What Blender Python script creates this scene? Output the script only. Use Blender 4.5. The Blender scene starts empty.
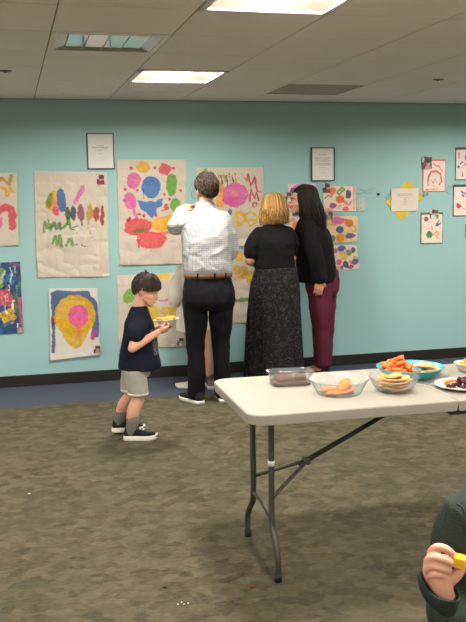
import bpy, bmesh, math, random
import numpy as np
from mathutils import Vector, Matrix
random.seed(7)
rng = np.random.default_rng(11)
sc = bpy.context.scene
COL = sc.collection
PI = math.pi
WALL_Y, CEIL_Z = 7.545, 2.4064
V = Vector

# ------------------------------------------------------------------ colour + materials
def lin(c):
    return tuple(((v/255)/12.92 if v/255 <= .04045 else ((v/255+.055)/1.055)**2.4) for v in c)
def C4(c): return (*lin(c), 1.0)
MATS = {}
def new_mat(name):
    m = bpy.data.materials.new(name); m.use_nodes = True
    nt = m.node_tree; b = nt.nodes['Principled BSDF']
    return m, nt, b
def N(nt, t, **kw):
    n = nt.nodes.new(t)
    for k, v in kw.items(): setattr(n, k, v)
    return n
def coords(nt, scale=(1, 1, 1), rot=(0, 0, 0)):
    tc = N(nt, 'ShaderNodeTexCoord'); mp = N(nt, 'ShaderNodeMapping')
    mp.inputs['Scale'].default_value = scale; mp.inputs['Rotation'].default_value = rot
    nt.links.new(tc.outputs['Object'], mp.inputs['Vector']); return mp.outputs['Vector']
def mixc(nt, fac, a, b):
    m = N(nt, 'ShaderNodeMix', data_type='RGBA')
    if isinstance(fac, (int, float)): m.inputs[0].default_value = fac
    else: nt.links.new(fac, m.inputs[0])
    for s, v in ((6, a), (7, b)):
        if isinstance(v, tuple): m.inputs[s].default_value = v
        else: nt.links.new(v, m.inputs[s])
    return m.outputs[2]
def noise(nt, vec, scale, detail=4, rough=.6):
    n = N(nt, 'ShaderNodeTexNoise'); n.inputs['Scale'].default_value = scale
    n.inputs['Detail'].default_value = detail; n.inputs['Roughness'].default_value = rough
    nt.links.new(vec, n.inputs['Vector']); return n.outputs['Fac']
def ramp(nt, fac, a, b, lo=0., hi=1.):
    r = N(nt, 'ShaderNodeMapRange'); r.inputs[1].default_value = a; r.inputs[2].default_value = b
    r.inputs[3].default_value = lo; r.inputs[4].default_value = hi
    nt.links.new(fac, r.inputs[0]); return r.outputs[0]
def math_(nt, op, a, b=None):
    m = N(nt, 'ShaderNodeMath', operation=op)
    for i, v in enumerate((a, b)):
        if v is None: continue
        if isinstance(v, (int, float)): m.inputs[i].default_value = v
        else: nt.links.new(v, m.inputs[i])
    return m.outputs[0]
def bump(nt, b, h, strength=.3, dist=.01):
    bp = N(nt, 'ShaderNodeBump'); bp.inputs['Strength'].default_value = strength
    bp.inputs['Distance'].default_value = dist
    nt.links.new(h, bp.inputs['Height']); nt.links.new(bp.outputs[0], b.inputs['Normal'])
def mat(name, col, rough=.6, var=.12, scale=30, bmp=.15, metal=0., spec=.5, sss=0.):
    """plain surface: base colour with a little procedural variation and bump"""
    if name in MATS: return MATS[name]
    m, nt, b = new_mat(name); v = coords(nt)
    n = noise(nt, v, scale)
    c = lin(col)
    lo = tuple(x*(1-var) for x in c)+(1,); hi = tuple(min(1, x*(1+var)) for x in c)+(1,)
    nt.links.new(mixc(nt, n, lo, hi), b.inputs['Base Color'])
    b.inputs['Roughness'].default_value = rough; b.inputs['Metallic'].default_value = metal
    b.inputs['Specular IOR Level'].default_value = spec
    if sss:
        b.inputs['Subsurface Weight'].default_value = sss
        b.inputs['Subsurface Radius'].default_value = (.01, .004, .002)
    if bmp: bump(nt, b, noise(nt, v, scale*4, 3), bmp, .004)
    MATS[name] = m; return m
def fabric(name, col, weave=900, bmp=.3, var=.15, rough=.85):
    if name in MATS: return MATS[name]
    m, nt, b = new_mat(name); v = coords(nt)
    c = lin(col); n = noise(nt, v, 12, 5)
    lo = tuple(x*(1-var) for x in c)+(1,); hi = tuple(min(1, x*(1+var)) for x in c)+(1,)
    nt.links.new(mixc(nt, n, lo, hi), b.inputs['Base Color'])
    b.inputs['Roughness'].default_value = rough; b.inputs['Specular IOR Level'].default_value = .25
    folds = noise(nt, coords(nt, (1, 1, .55)), 13, 2, .4)
    b1 = N(nt, 'ShaderNodeBump'); b1.inputs['Strength'].default_value = .55; b1.inputs['Distance'].default_value = .03; nt.links.new(folds, b1.inputs['Height'])
    b2 = N(nt, 'ShaderNodeBump'); b2.inputs['Strength'].default_value = bmp; b2.inputs['Distance'].default_value = .002
    nt.links.new(noise(nt, v, weave, 2), b2.inputs['Height']); nt.links.new(b1.outputs[0], b2.inputs['Normal']); nt.links.new(b2.outputs[0], b.inputs['Normal'])
    MATS[name] = m; return m
def paint_mat(name, rough=.7, spec=.3):
    """pigment of a painted sheet, read from its colour attribute, with paper grain"""
    if name in MATS: return MATS[name]
    m, nt, b = new_mat(name)
    a = N(nt, 'ShaderNodeVertexColor'); a.layer_name = 'pigment'
    v = coords(nt); n = noise(nt, v, 160, 4)
    hs = N(nt, 'ShaderNodeHueSaturation')
    nt.links.new(a.outputs['Color'], hs.inputs['Color'])
    nt.links.new(ramp(nt, n, .3, .7, .9, 1.08), hs.inputs['Value'])
    nt.links.new(hs.outputs['Color'], b.inputs['Base Color'])
    b.inputs['Roughness'].default_value = rough; b.inputs['Specular IOR Level'].default_value = spec
    bump(nt, b, n, .2, .002)
    MATS[name] = m; return m
def clear_plastic(name='clear_plastic'):
    """thin clear plastic film: see-through with Fresnel gloss and a trace of haze"""
    if name in MATS: return MATS[name]
    m, nt, b = new_mat(name); out = nt.nodes['Material Output']; nt.nodes.remove(b)
    v = coords(nt); bp = N(nt, 'ShaderNodeBump'); bp.inputs['Strength'].default_value = .35; bp.inputs['Distance'].default_value = .004
    nt.links.new(noise(nt, v, 55, 2), bp.inputs['Height'])
    tr = N(nt, 'ShaderNodeBsdfTransparent'); tr.inputs[0].default_value = (.95, .96, .96, 1)
    gl = N(nt, 'ShaderNodeBsdfGlossy'); gl.inputs['Roughness'].default_value = .1; nt.links.new(bp.outputs[0], gl.inputs['Normal'])
    df = N(nt, 'ShaderNodeBsdfDiffuse'); df.inputs[0].default_value = (.85, .86, .86, 1)
    lw = N(nt, 'ShaderNodeLayerWeight'); lw.inputs[0].default_value = .5; nt.links.new(bp.outputs[0], lw.inputs['Normal']); fr = N(nt, 'ShaderNodeMapRange'); nt.links.new(math_(nt, 'POWER', lw.outputs['Facing'], 3.), fr.inputs[0]); fr.inputs[3].default_value = .05; fr.inputs[4].default_value = .6
    m1 = N(nt, 'ShaderNodeMixShader'); m1.inputs[0].default_value = .06; nt.links.new(tr.outputs[0], m1.inputs[1]); nt.links.new(df.outputs[0], m1.inputs[2])
    m2 = N(nt, 'ShaderNodeMixShader'); nt.links.new(fr.outputs[0], m2.inputs[0]); nt.links.new(m1.outputs[0], m2.inputs[1]); nt.links.new(gl.outputs[0], m2.inputs[2])
    nt.links.new(m2.outputs[0], out.inputs['Surface'])
    MATS[name] = m; return m
def emit(name, col, strength):
    m, nt, b = new_mat(name)
    v = coords(nt); n = noise(nt, v, 20)
    nt.links.new(mixc(nt, n, C4(col), C4(tuple(min(255, x+4) for x in col))), b.inputs['Emission Color'])
    b.inputs['Base Color'].default_value = C4((168, 158, 142))
    b.inputs['Emission Strength'].default_value = strength
    MATS[name] = m; return m

# ------------------------------------------------------------------ objects
def tag(o, label=None, cat=None, group=None, kind=None):
    if label: o['label'] = label
    if cat: o['category'] = cat
    if group: o['group'] = group
    if kind: o['kind'] = kind
    return o
def link(name, me, m=None, parent=None, loc=(0, 0, 0), smooth=True):
    o = bpy.data.objects.new(name, me); COL.objects.link(o)
    if m is not None and not me.materials: me.materials.append(m)
    if parent is not None: o.parent = parent
    o.location = loc
    if smooth: me.shade_smooth()
    return o
def obj(name, bm, m=None, parent=None, loc=(0, 0, 0), smooth=True, recalc=True):
    if recalc: bmesh.ops.recalc_face_normals(bm, faces=bm.faces)
    me = bpy.data.meshes.new(name); bm.to_mesh(me); bm.free()
    return link(name, me, m, parent, loc, smooth)
def thing(name, label, cat, loc=(0, 0, 0), rz=0, group=None):
    o = bpy.data.objects.new(name, None); COL.objects.link(o); o.location = loc
    o.rotation_euler = (0, 0, rz); o.empty_display_size = .1
    return tag(o, label, cat, group)
def copy_tree(o, parent=None):
    c = o.copy(); COL.objects.link(c)
    if parent is not None: c.parent = parent
    for ch in list(o.children): copy_tree(ch, c)
    return c

# ------------------------------------------------------------------ shapes
def box(bm, lo, hi, bev=0., seg=2):
    r = bmesh.ops.create_cube(bm, size=1)
    vs = r['verts']
    for v in vs:
        v.co = V([lo[i]+(v.co[i]+.5)*(hi[i]-lo[i]) for i in range(3)])
    if bev:
        es = list({e for v in vs for e in v.link_edges})
        bmesh.ops.bevel(bm, geom=es, offset=bev, segments=seg, profile=.5, affect='EDGES')
def rings_to_bm(bm, rings, cap=True):
    """rings: list of lists of points (same length)"""
    rows = [[bm.verts.new(p) for p in r] for r in rings]
    n = len(rows[0])
    for a, b in zip(rows, rows[1:]):
        for i in range(n):
            j = (i+1) % n
            bm.faces.new((a[i], a[j], b[j], b[i]))
    if cap:
        for row in (rows[0], rows[-1]):
            c = bm.verts.new(sum((v.co for v in row), V())/n)
            for i in range(n): bm.faces.new((row[i], row[(i+1) % n], c))
    return rows
def ell_ring(c, U, W, ru, rw, n=24, p=2.0):
    out = []
    for i in range(n):
        a = 2*PI*i/n; ca, sa = math.cos(a), math.sin(a)
        x = math.copysign(abs(ca)**(2/p), ca); y = math.copysign(abs(sa)**(2/p), sa)
        out.append(V(c)+V(U)*(ru*x)+V(W)*(rw*y))
    return out
def loft(bm, rings, U, W, n=24, p=2.2):
    """rings: (centre, ru, rw)"""
    rings_to_bm(bm, [ell_ring(c, U, W, a, b, n, p) for c, a, b in rings])
def tube(bm, pts, rad, n=12, flat=1.0, up=None, round_ends=True):
    pts = [V(p) for p in pts]
    if isinstance(rad, (int, float)): rad = [rad]*len(pts)
    rad = list(rad)
    T = []
    for i in range(len(pts)):
        a = pts[max(0, i-1)]; b = pts[min(len(pts)-1, i+1)]
        T.append((b-a).normalized())
    ref = V(up) if up is not None else (V((0, 0, 1)) if abs(T[0].z) < .9 else V((1, 0, 0)))
    U = (ref-T[0]*ref.dot(T[0])).normalized()
    P, Rr, TT, UU = [], [], [], []
    prev = None
    for i, p in enumerate(pts):
        U = (U-T[i]*U.dot(T[i])).normalized()
        UU.append(U.copy())
    seq = []
    if round_ends:
        for a in (80, 55, 28): seq.append((pts[0]-T[0]*rad[0]*math.sin(math.radians(a)), rad[0]*math.cos(math.radians(a)), T[0], UU[0]))
    for i in range(len(pts)): seq.append((pts[i], rad[i], T[i], UU[i]))
    if round_ends:
        for a in (28, 55, 80): seq.append((pts[-1]+T[-1]*rad[-1]*math.sin(math.radians(a)), rad[-1]*math.cos(math.radians(a)), T[-1], UU[-1]))
    rings = [ell_ring(c, u, t.cross(u), r, r*flat, n) for c, r, t, u in seq]
    rings_to_bm(bm, rings)
def smooth_path(pts, rad, k=4):
    """Catmull-Rom resample of points + radii"""
    pts = [V(p) for p in pts]; out, ro = [], []
    for i in range(len(pts)-1):
        p0 = pts[max(i-1, 0)]; p1 = pts[i]; p2 = pts[i+1]; p3 = pts[min(i+2, len(pts)-1)]
        for j in range(k):
            t = j/k
            out.append(.5*((2*p1)+(p2-p0)*t+(2*p0-5*p1+4*p2-p3)*t*t+(3*p1-p0-3*p2+p3)*t**3))
            ro.append(rad[i]+(rad[i+1]-rad[i])*t)
    out.append(pts[-1]); ro.append(rad[-1]); return out, ro
def limb(bm, pts, rad, n=14, k=4, **kw):
    p, r = smooth_path(pts, rad, k); tube(bm, p, r, n, **kw)
def ball(bm, c, r, seg=16, scale=(1, 1, 1), M=None):
    g = bmesh.ops.create_uvsphere(bm, u_segments=seg, v_segments=max(6, seg//2), radius=1)
    for v in g['verts']:
        q = V((v.co.x*scale[0]*r, v.co.y*scale[1]*r, v.co.z*scale[2]*r))
        if M is not None: q = M @ q
        v.co = q+V(c)
def lathe(bm, prof, n=32, closed=True):
    rings_to_bm(bm, [[(r*math.cos(2*PI*i/n), r*math.sin(2*PI*i/n), z) for i in range(n)] for r, z in prof], cap=closed)
def vnoise(P, seed=0):
    """smooth value noise in 3D, 0..1"""
    P = np.asarray(P, float); i = np.floor(P).astype(np.int64); f = P-i; f = f*f*(3-2*f)
    def h(x, y, z):
        k = (x*374761393+y*668265263+z*2147483647+seed*974711) & 0x7fffffff
        k = ((k ^ (k >> 13))*1274126177) & 0x7fffffff
        return ((k ^ (k >> 16)) & 0xffff)/65535.
    r = 0
    for dx in (0, 1):
        for dy in (0, 1):
            for dz in (0, 1):
                w = (f[:, 0] if dx else 1-f[:, 0])*(f[:, 1] if dy else 1-f[:, 1])*(f[:, 2] if dz else 1-f[:, 2])
                r = r+w*h(i[:, 0]+dx, i[:, 1]+dy, i[:, 2]+dz)
    return r
def get_co(me):
    a = np.empty(len(me.vertices)*3); me.vertices.foreach_get('co', a); return a.reshape(-1, 3)
def get_no(me):
    a = np.empty(len(me.vertices)*3); me.vertices.foreach_get('normal', a); return a.reshape(-1, 3)
def set_co(me, a):
    me.vertices.foreach_set('co', a.ravel()); me.update()
def bake(bm, voxel=.008, smooth=3, name='body'):
    """merge overlapping closed shapes into ONE continuous surface"""
    bmesh.ops.recalc_face_normals(bm, faces=bm.faces)
    me = bpy.data.meshes.new('tmp'); bm.to_mesh(me); bm.free()
    o = bpy.data.objects.new('tmp', me); COL.objects.link(o)
    r = o.modifiers.new('r', 'REMESH'); r.mode = 'VOXEL'; r.voxel_size = voxel; r.use_smooth_shade = True
    if smooth:
        s = o.modifiers.new('s', 'SMOOTH'); s.factor = .5; s.iterations = smooth
    dg = bpy.context.evaluated_depsgraph_get()
    out = bpy.data.meshes.new_from_object(o.evaluated_get(dg)); out.name = name
    bpy.data.objects.remove(o); bpy.data.meshes.remove(me)
    out.materials.clear()
    return out
def wrinkle(me, amp, freq, seed=0, squash=(1, 1, 1), mask=None):
    P = get_co(me); Nn = get_no(me)
    q = P*np.array(squash)*freq
    d = (vnoise(q, seed)-.5)*.65+(vnoise(q*2.1+7, seed+3)-.5)*.35
    ridge = (.5-np.abs(vnoise(q*1.3+3, seed+9)-.5)*2)
    d = d+ridge*.5
    if mask is not None: d = d*mask(P)
    set_co(me, P+Nn*(d*amp)[:, None])
def set_color(me, cols, name='pigment'):
    a = me.color_attributes.new(name, 'FLOAT_COLOR', 'POINT')
    b = np.ones((len(me.vertices), 4)); b[:, :3] = cols
    a.data.foreach_set('color', b.ravel())

# ------------------------------------------------------------------ camera
cam_d = bpy.data.cameras.new('camera'); cam = bpy.data.objects.new('camera', cam_d); COL.objects.link(cam)
sc.camera = cam
f_px, pitch, yaw, roll, cam_h = 873.288, .130144, .247905, -.0158531, 1.57993
fw = V((math.sin(yaw)*math.cos(pitch), math.cos(yaw)*math.cos(pitch), -math.sin(pitch)))
rt = V((math.cos(yaw), -math.sin(yaw), 0)); up = rt.cross(fw)
r2 = rt*math.cos(roll)+up*math.sin(roll); u2 = up*math.cos(roll)-rt*math.sin(roll)
cam.matrix_world = Matrix(((r2.x, u2.x, -fw.x, 0), (r2.y, u2.y, -fw.y, 0), (r2.z, u2.z, -fw.z, cam_h), (0, 0, 0, 1)))
cam_d.sensor_fit = 'VERTICAL'; cam_d.sensor_height = 24; cam_d.lens = f_px/622*24
cam_d.clip_start = .05; cam_d.clip_end = 60

# ------------------------------------------------------------------ room shell
X0, X1, Y0 = -4.02, 7.56, -4.05
def plain(name, lo, hi, m, kind='structure', bev=0):
    bm = bmesh.new(); box(bm, lo, hi, bev); o = obj(name, bm, m, smooth=False); return tag(o, kind=kind)

m, nt, b = new_mat('teal_wall_paint'); v = coords(nt)
n1 = noise(nt, v, 1.2, 4); n2 = noise(nt, v, 90, 3)
nt.links.new(mixc(nt, n1, C4((152, 190, 190)), C4((158, 196, 196))), b.inputs['Base Color'])
b.inputs['Roughness'].default_value = .55; b.inputs['Specular IOR Level'].default_value = .3
bump(nt, b, n2, .12, .003); WALLM = m
mat('pale_wall_paint', (226, 222, 214), .6)
plain('wall_back', (X0, WALL_Y, 0), (X1, WALL_Y+.12, CEIL_Z), WALLM)
plain('wall_left', (X0-.12, Y0, 0), (X0, WALL_Y+.12, CEIL_Z), MATS['pale_wall_paint'])
plain('wall_right', (X1, Y0, 0), (X1+.12, WALL_Y+.12, CEIL_Z), MATS['pale_wall_paint'])
plain('wall_front', (X0, Y0-.12, 0), (X1, Y0, CEIL_Z), MATS['pale_wall_paint'])
mat('black_vinyl', (34, 29, 27), .45, bmp=.1)
bm = bmesh.new(); box(bm, (X0, WALL_Y-.012, 0), (X1, WALL_Y, .098), .004); tag(obj('baseboard_back', bm, MATS['black_vinyl'], smooth=False), kind='structure')

# carpet tile floor with a slate border
m, nt, b = new_mat('patterned_carpet'); v = coords(nt)
wob = N(nt, 'ShaderNodeTexNoise'); wob.inputs['Scale'].default_value = 16; wob.inputs['Detail'].default_value = 3; nt.links.new(v, wob.inputs['Vector'])
mx = N(nt, 'ShaderNodeMix', data_type='VECTOR'); mx.inputs[0].default_value = .06
nt.links.new(v, mx.inputs[4]); nt.links.new(wob.outputs['Color'], mx.inputs[5])
st = N(nt, 'ShaderNodeMapping'); st.inputs['Scale'].default_value = (17, 21, 1); nt.links.new(mx.outputs[1], st.inputs['Vector'])
vo = N(nt, 'ShaderNodeTexVoronoi', feature='SMOOTH_F1'); vo.inputs['Scale'].default_value = 1; vo.inputs['Smoothness'].default_value = .35; nt.links.new(st.outputs[0], vo.inputs['Vector'])
sp = N(nt, 'ShaderNodeSeparateColor'); nt.links.new(vo.outputs['Color'], sp.inputs[0])
st2 = N(nt, 'ShaderNodeMapping'); st2.inputs['Scale'].default_value = (30, 60, 1); nt.links.new(v, st2.inputs['Vector'])
ns = noise(nt, st2.outputs[0], 1, 4, .7)
f = math_(nt, 'ADD', math_(nt, 'MULTIPLY', sp.outputs[0], .55), math_(nt, 'MULTIPLY', ramp(nt, ns, .3, .7), .5))
c2 = mixc(nt, ramp(nt, f, .1, .95), C4((68, 62, 48)), C4((122, 111, 90)))
big = noise(nt, v, 1.1, 3)
c3 = mixc(nt, ramp(nt, big, .4, .62, 0, .35), c2, C4((88, 90, 72)))
fine = noise(nt, v, 420, 2)
c4 = mixc(nt, ramp(nt, fine, .35, .65, 0, .35), c3, C4((62, 58, 47)))
nt.links.new(c4, b.inputs['Base Color']); b.inputs['Roughness'].default_value = .95; b.inputs['Specular IOR Level'].default_value = .1
bump(nt, b, fine, .6, .006); CARPET = m
m, nt, b = new_mat('slate_carpet'); v = coords(nt)
fine = noise(nt, v, 380, 2); big = noise(nt, v, 5, 4)
nt.links.new(mixc(nt, fine, mixc(nt, big, C4((58, 64, 78)), C4((70, 76, 90))), C4((84, 90, 102))), b.inputs['Base Color'])
b.inputs['Roughness'].default_value = .95; b.inputs['Specular IOR Level'].default_value = .1; bump(nt, b, fine, .5, .005)
plain('floor', (X0, Y0, -.1), (X1, 6.768, 0), CARPET)
plain('floor_border', (X0, 6.768, -.1), (X1, WALL_Y+.12, 0), m)

# suspended ceiling of 2 ft tiles
T = .6096; GX = .2456
grid_y = [6.982-T*i for i in range(0, 18)]
m, nt, b = new_mat('ceiling_tile'); v = coords(nt)
n1 = noise(nt, v, 260, 3); n2 = noise(nt, v, 3, 3)
pits = ramp(nt, n1, .28, .4)
nt.links.new(mixc(nt, pits, C4((214, 208, 198)), mixc(nt, n2, C4((240, 234, 228)), C4((245, 240, 235)))), b.inputs['Base Color'])
b.inputs['Roughness'].default_value = .9; b.inputs['Specular IOR Level'].default_value = .15; bump(nt, b, pits, .4, .003)
TILE = m
plain('ceiling', (X0, Y0, CEIL_Z+.1), (X1, WALL_Y+.12, CEIL_Z+.16), TILE)
GRID = mat('ceiling_grid', (150, 140, 128), .6, bmp=0)
xs = [GX+T*i for i in range(-7, 13)]
cols_x = [X0]+[x for x in xs if X0 < x < X1]+[X1]
rows_y = [WALL_Y]+[y for y in grid_y if y > Y0+.05]+[Y0]
lamps_x = [.855-5*T, .855, .855+5*T]          # west edge of a lamp cell, every fourth tile
def near(a, lst): return any(abs(a-q) < .05 for q in lst)
lamp_rows = [6.372, 6.372-4*T, 6.372-8*T, 6.372-12*T]   # far edge of a lamp cell
panel = bmesh.new(); tee = bmesh.new()
special = {}
for i in range(len(cols_x)-1):
    for j in range(len(rows_y)-1):
        xa, xb = cols_x[i], cols_x[i+1]; yb, ya = rows_y[j], rows_y[j+1]
        if near(xa, lamps_x) and near(yb, lamp_rows): special[(i, j)] = 'lamp'; continue
        if near(xa, [GX]) and near(yb, [6.982-3*T]): special[(i, j)] = 'diffuser'; continue
        if near(xa, [GX+3*T]) and near(yb, [6.982]): special[(i, j)] = 'grille'; continue
        d = .004
        g = [(xa+d, ya+d), (xb-d, ya+d), (xb-d, yb-d), (xa+d, yb-d)]
        box(panel, (xa+d, ya+d, CEIL_Z), (xb-d, yb-d, CEIL_Z+.016))
        # score line halfway across each tile, as a shallow ridge of the board
ceil_tiles = tag(obj('ceiling_tiles', panel, TILE, smooth=False), kind='structure')
for x in cols_x: box(tee, (x-.004, Y0, CEIL_Z+.006), (x+.004, WALL_Y, CEIL_Z+.03))
for y in rows_y[1:-1]: box(tee, (X0, y-.003, CEIL_Z+.006), (X1, y+.003, CEIL_Z+.03))
tag(obj('ceiling_grid', tee, GRID, smooth=False), kind='structure')
bm = bmesh.new(); box(bm, (X0, WALL_Y-.018, CEIL_Z-.004), (X1, WALL_Y, CEIL_Z+.002)); tag(obj('trim_1', bm, mat('ceiling_edge_trim', (150, 146, 136), .5, bmp=0), smooth=False), kind='structure')

LENS = emit('lamp_lens', (255, 246, 234), .3)
LHOT = emit('lamp_tube_glow', (255, 248, 238), 255.0)
WHITE = mat('white_enamel', (228, 224, 214), .4, bmp=0)
def troffer(xa, ya, label, group='square lamps in the ceiling'):
    o = thing('ceiling_light', label, 'ceiling light', (xa+T/2, ya+T/2, CEIL_Z), 0, group)
    h = T/2-.004
    bm = bmesh.new()
    for (lo, hi) in (((-h, -h, -.006), (h, -h+.03, .02)), ((-h, h-.03, -.006), (h, h, .02)), ((-h, -h, -.006), (-h+.03, h, .02)), ((h-.03, -h, -.006), (h, h, .02))):
        box(bm, lo, hi)
    obj('lamp_frame', bm, WHITE, o, smooth=False)
    bm = bmesh.new()   # sloping white pan sides above the opening
    a, bb, aa = h-.03, h-.165, h-.175
    A = [bm.verts.new((sx*a, sy*a, .004)) for sx, sy in ((-1, -1), (1, -1), (1, 1), (-1, 1))]
    B = [bm.verts.new((sx*aa, sy*bb, .06)) for sx, sy in ((-1, -1), (1, -1), (1, 1), (-1, 1))]
    for k in range(4): bm.faces.new((A[k], A[(k+1) % 4], B[(k+1) % 4], B[k]))
    obj('side_lens', bm, LENS, o, smooth=False)
    bm = bmesh.new(); box(bm, (-aa, -bb, .052), (aa, bb, .06)); obj('centre_lens', bm, LHOT, o, smooth=False)
    return o
k = 0
for (i, j), kind in sorted(special.items()):
    if kind != 'lamp': continue
    xa, yb = cols_x[i], rows_y[j]
    if near(xa, [.855]) and near(yb, [lamp_rows[0]]): lb = 'glowing square ceiling light nearest the teal wall, above the man'
    elif near(xa, [.855]) and near(yb, [lamp_rows[1]]): lb = 'glowing square ceiling light cut off by the top of the frame'
    else: lb = 'glowing square ceiling light out of view beyond the frame'
    troffer(xa, yb-T, lb)
# air diffuser with a mirror-like slotted face
o = thing('air_diffuser', 'metal air diffuser set in the ceiling with a pale panelled opening', 'air vent', (GX+T/2, 6.982-3.5*T, CEIL_Z))
h = T/2-.004; fy = .19
bm = bmesh.new()
for (lo, hi) in (((-h, -h, -.004), (h, -fy-.06, .014)), ((-h, fy+.06, -.004), (h, h, .014)), ((-h, -fy-.06, -.004), (-h+.03, fy+.06, .014)), ((h-.03, -fy-.06, -.004), (h, fy+.06, .014))): box(bm, lo, hi, .002)
obj('vent_frame', bm, mat('vent_tile_metal', (236, 232, 226), .35, bmp=0), o, smooth=False)
ALU = mat('brushed_metal', (170, 176, 172), .25, .25, 60, .2, metal=1.0)
bm = bmesh.new()
a0, a1 = -h+.03, h-.03
for (p, q) in (((a0, fy+.06), (a1, fy+.06)), ((a0, -fy-.06), (a1, -fy-.06))):
    s = 1 if p[1] > 0 else -1
    vs = [bm.verts.new(w) for w in ((p[0], p[1], 0), (q[0], q[1], 0), (q[0]-.06, q[1]-s*(.012 if s > 0 else .05), .014), (p[0]+.06, p[1]-s*(.012 if s > 0 else .05), .014))]; bm.faces.new(vs)
for s in (-1, 1):
    x = s*(h-.03); vs = [bm.verts.new(w) for w in ((x, -fy-.06, 0), (x, fy+.06, 0), (x-s*.06, fy+.048, .014), (x-s*.06, -fy-.01, .014))]; bm.faces.new(vs)
obj('flared_collar', bm, ALU, o, smooth=False)
for k in range(4):
    w = (a1-a0-.12)/4; x = a0+.06+k*w
    bm = bmesh.new(); box(bm, (x+.003, -fy-.01, .010), (x+w-.003, fy+.05, .018)); obj('deflector_panel', bm, mat('polished_metal', (222, 224, 222), .07, .03, 10, 0, metal=1.), o, smooth=False)
# dark return grille
o = thing('return_grille', 'dark flat return air grille set in the ceiling near the wall', 'air vent', (GX+3.5*T, 6.982-.5*T, CEIL_Z))
bm = bmesh.new()
for (lo, hi) in (((-h, -h, -.003), (h, -h+.012, .012)), ((-h, h-.012, -.003), (h, h, .012)), ((-h, -h, -.003), (-h+.012, h, .012)), ((h-.012, -h, -.003), (h, h, .012))): box(bm, lo, hi)
obj('grille_frame', bm, mat('grille_grey', (176, 168, 156), .5, bmp=0), o, smooth=False)
bm = bmesh.new()
for k in range(40):
    y = -h+.02+k*(2*h-.04)/40; box(bm, (-h+.012, y, .001), (h-.012, y+.009, .006))
box(bm, (-h+.012, -h+.012, .008), (h-.012, h-.012, .011))
obj('louvre_panel', bm, MATS['grille_grey'], o, smooth=False)
def sprinkler(x, y, lb):
    o = thing('fire_sprinkler', lb, 'sprinkler', (x, y, CEIL_Z), 0)
    bm = bmesh.new(); lathe(bm, [(.042, .014), (.042, -.003), (.03, -.005), (.012, -.006)], 24); obj('cover_plate', bm, mat('sprinkler_white', (96, 88, 78), .5, bmp=0), o)
    bm = bmesh.new(); lathe(bm, [(.007, -.004), (.007, -.008), (.012, -.009), (.012, -.010)], 16); obj('deflector', bm, ALU, o)
sprinkler(3.085, 5.97, 'small round sprinkler cover on the ceiling at the right')
sprinkler(.02, 5.955, 'small sprinkler cover on the ceiling near the left edge of view')

# ------------------------------------------------------------------ paper, paint
def paint(W, Hh, base, ops, res=.005, seed=1):
    """colours of a W x Hh sheet; ops in unit coordinates u right, v down"""
    nx, ny = max(2, int(W/res)), max(2, int(Hh/res))
    u, w = np.meshgrid(np.linspace(0, 1, nx+1), np.linspace(0, 1, ny+1))
    X, Y = u*W, w*Hh
    def nz(f, s): return vnoise(np.stack([X.ravel()*f, Y.ravel()*f, X.ravel()*0+s*3.7], -1), s).reshape(X.shape)
    wob = (nz(28, seed)-.5)*.8+(nz(70, seed+1)-.5)*.7
    dry = nz(55, seed+2)*.5+nz(120, seed+3)*.5
    tone = nz(40, seed+4)*.6+nz(100, seed+6)*.4
    colr = np.ones(X.shape+(3,))*np.array(lin(base))
    colr *= (.95+.08*nz(6, seed+5))[..., None]
    for op in ops:
        t = op[0]
        if t == 'e':       # ellipse: cx, cy, rx, ry, rot(deg), colour, dryness
            _, cx, cy, rx, ry, rot, c, *k = op
            a = math.radians(rot); dx, dy = X-cx*W, Y-cy*Hh; rx *= W; ry *= Hh
            p = dx*math.cos(a)+dy*math.sin(a); q = -dx*math.sin(a)+dy*math.cos(a)
            d = (np.sqrt((p/rx)**2+(q/ry)**2)-1.08)*min(rx, ry)
        elif t == 's':     # stroke: points, width, colour, dryness
            _, pts, wd, c, *k = op
            d = np.full(X.shape, 9.)
            for (ax, ay), (bx, by) in zip(pts, pts[1:]):
                ax, ay, bx, by = ax*W, ay*Hh, bx*W, by*Hh
                L2 = (bx-ax)**2+(by-ay)**2+1e-9
                s = np.clip(((X-ax)*(bx-ax)+(Y-ay)*(by-ay))/L2, 0, 1)
                d = np.minimum(d, np.hypot(X-ax-s*(bx-ax), Y-ay-s*(by-ay)))
            d = d-wd*W*.58
        elif t == 'p':     # polygon
            _, pts, c, *k = op
            ins = np.zeros(X.shape, bool); d = np.full(X.shape, 9.)
            P = [(x*W, y*Hh) for x, y in pts]
            for (ax, ay), (bx, by) in zip(P, P[1:]+P[:1]):
                cond = (ay > Y) != (by > Y)
                ins ^= cond & (X < (bx-ax)*(Y-ay)/((by-ay) if by != ay else 1e-9)+ax)
                L2 = (bx-ax)**2+(by-ay)**2+1e-9
                s = np.clip(((X-ax)*(bx-ax)+(Y-ay)*(by-ay))/L2, 0, 1)
                d = np.minimum(d, np.hypot(X-ax-s*(bx-ax), Y-ay-s*(by-ay)))
            d = np.where(ins, -d, d)
        dryness = k[0] if k else .25
        rough = k[1] if len(k) > 1 else 1.
        a = np.clip((-d+wob*.018*rough)/.004+.5, 0, 1)*np.clip((dry-dryness*.9+.12)/.16, 0, 1)*.89
        cc = np.array(lin(c))*(.72+.5*tone)[..., None]
        colr = colr*(1-a[..., None])+np.clip(cc, 0, 1)*a[..., None]
    return nx, ny, colr
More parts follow.
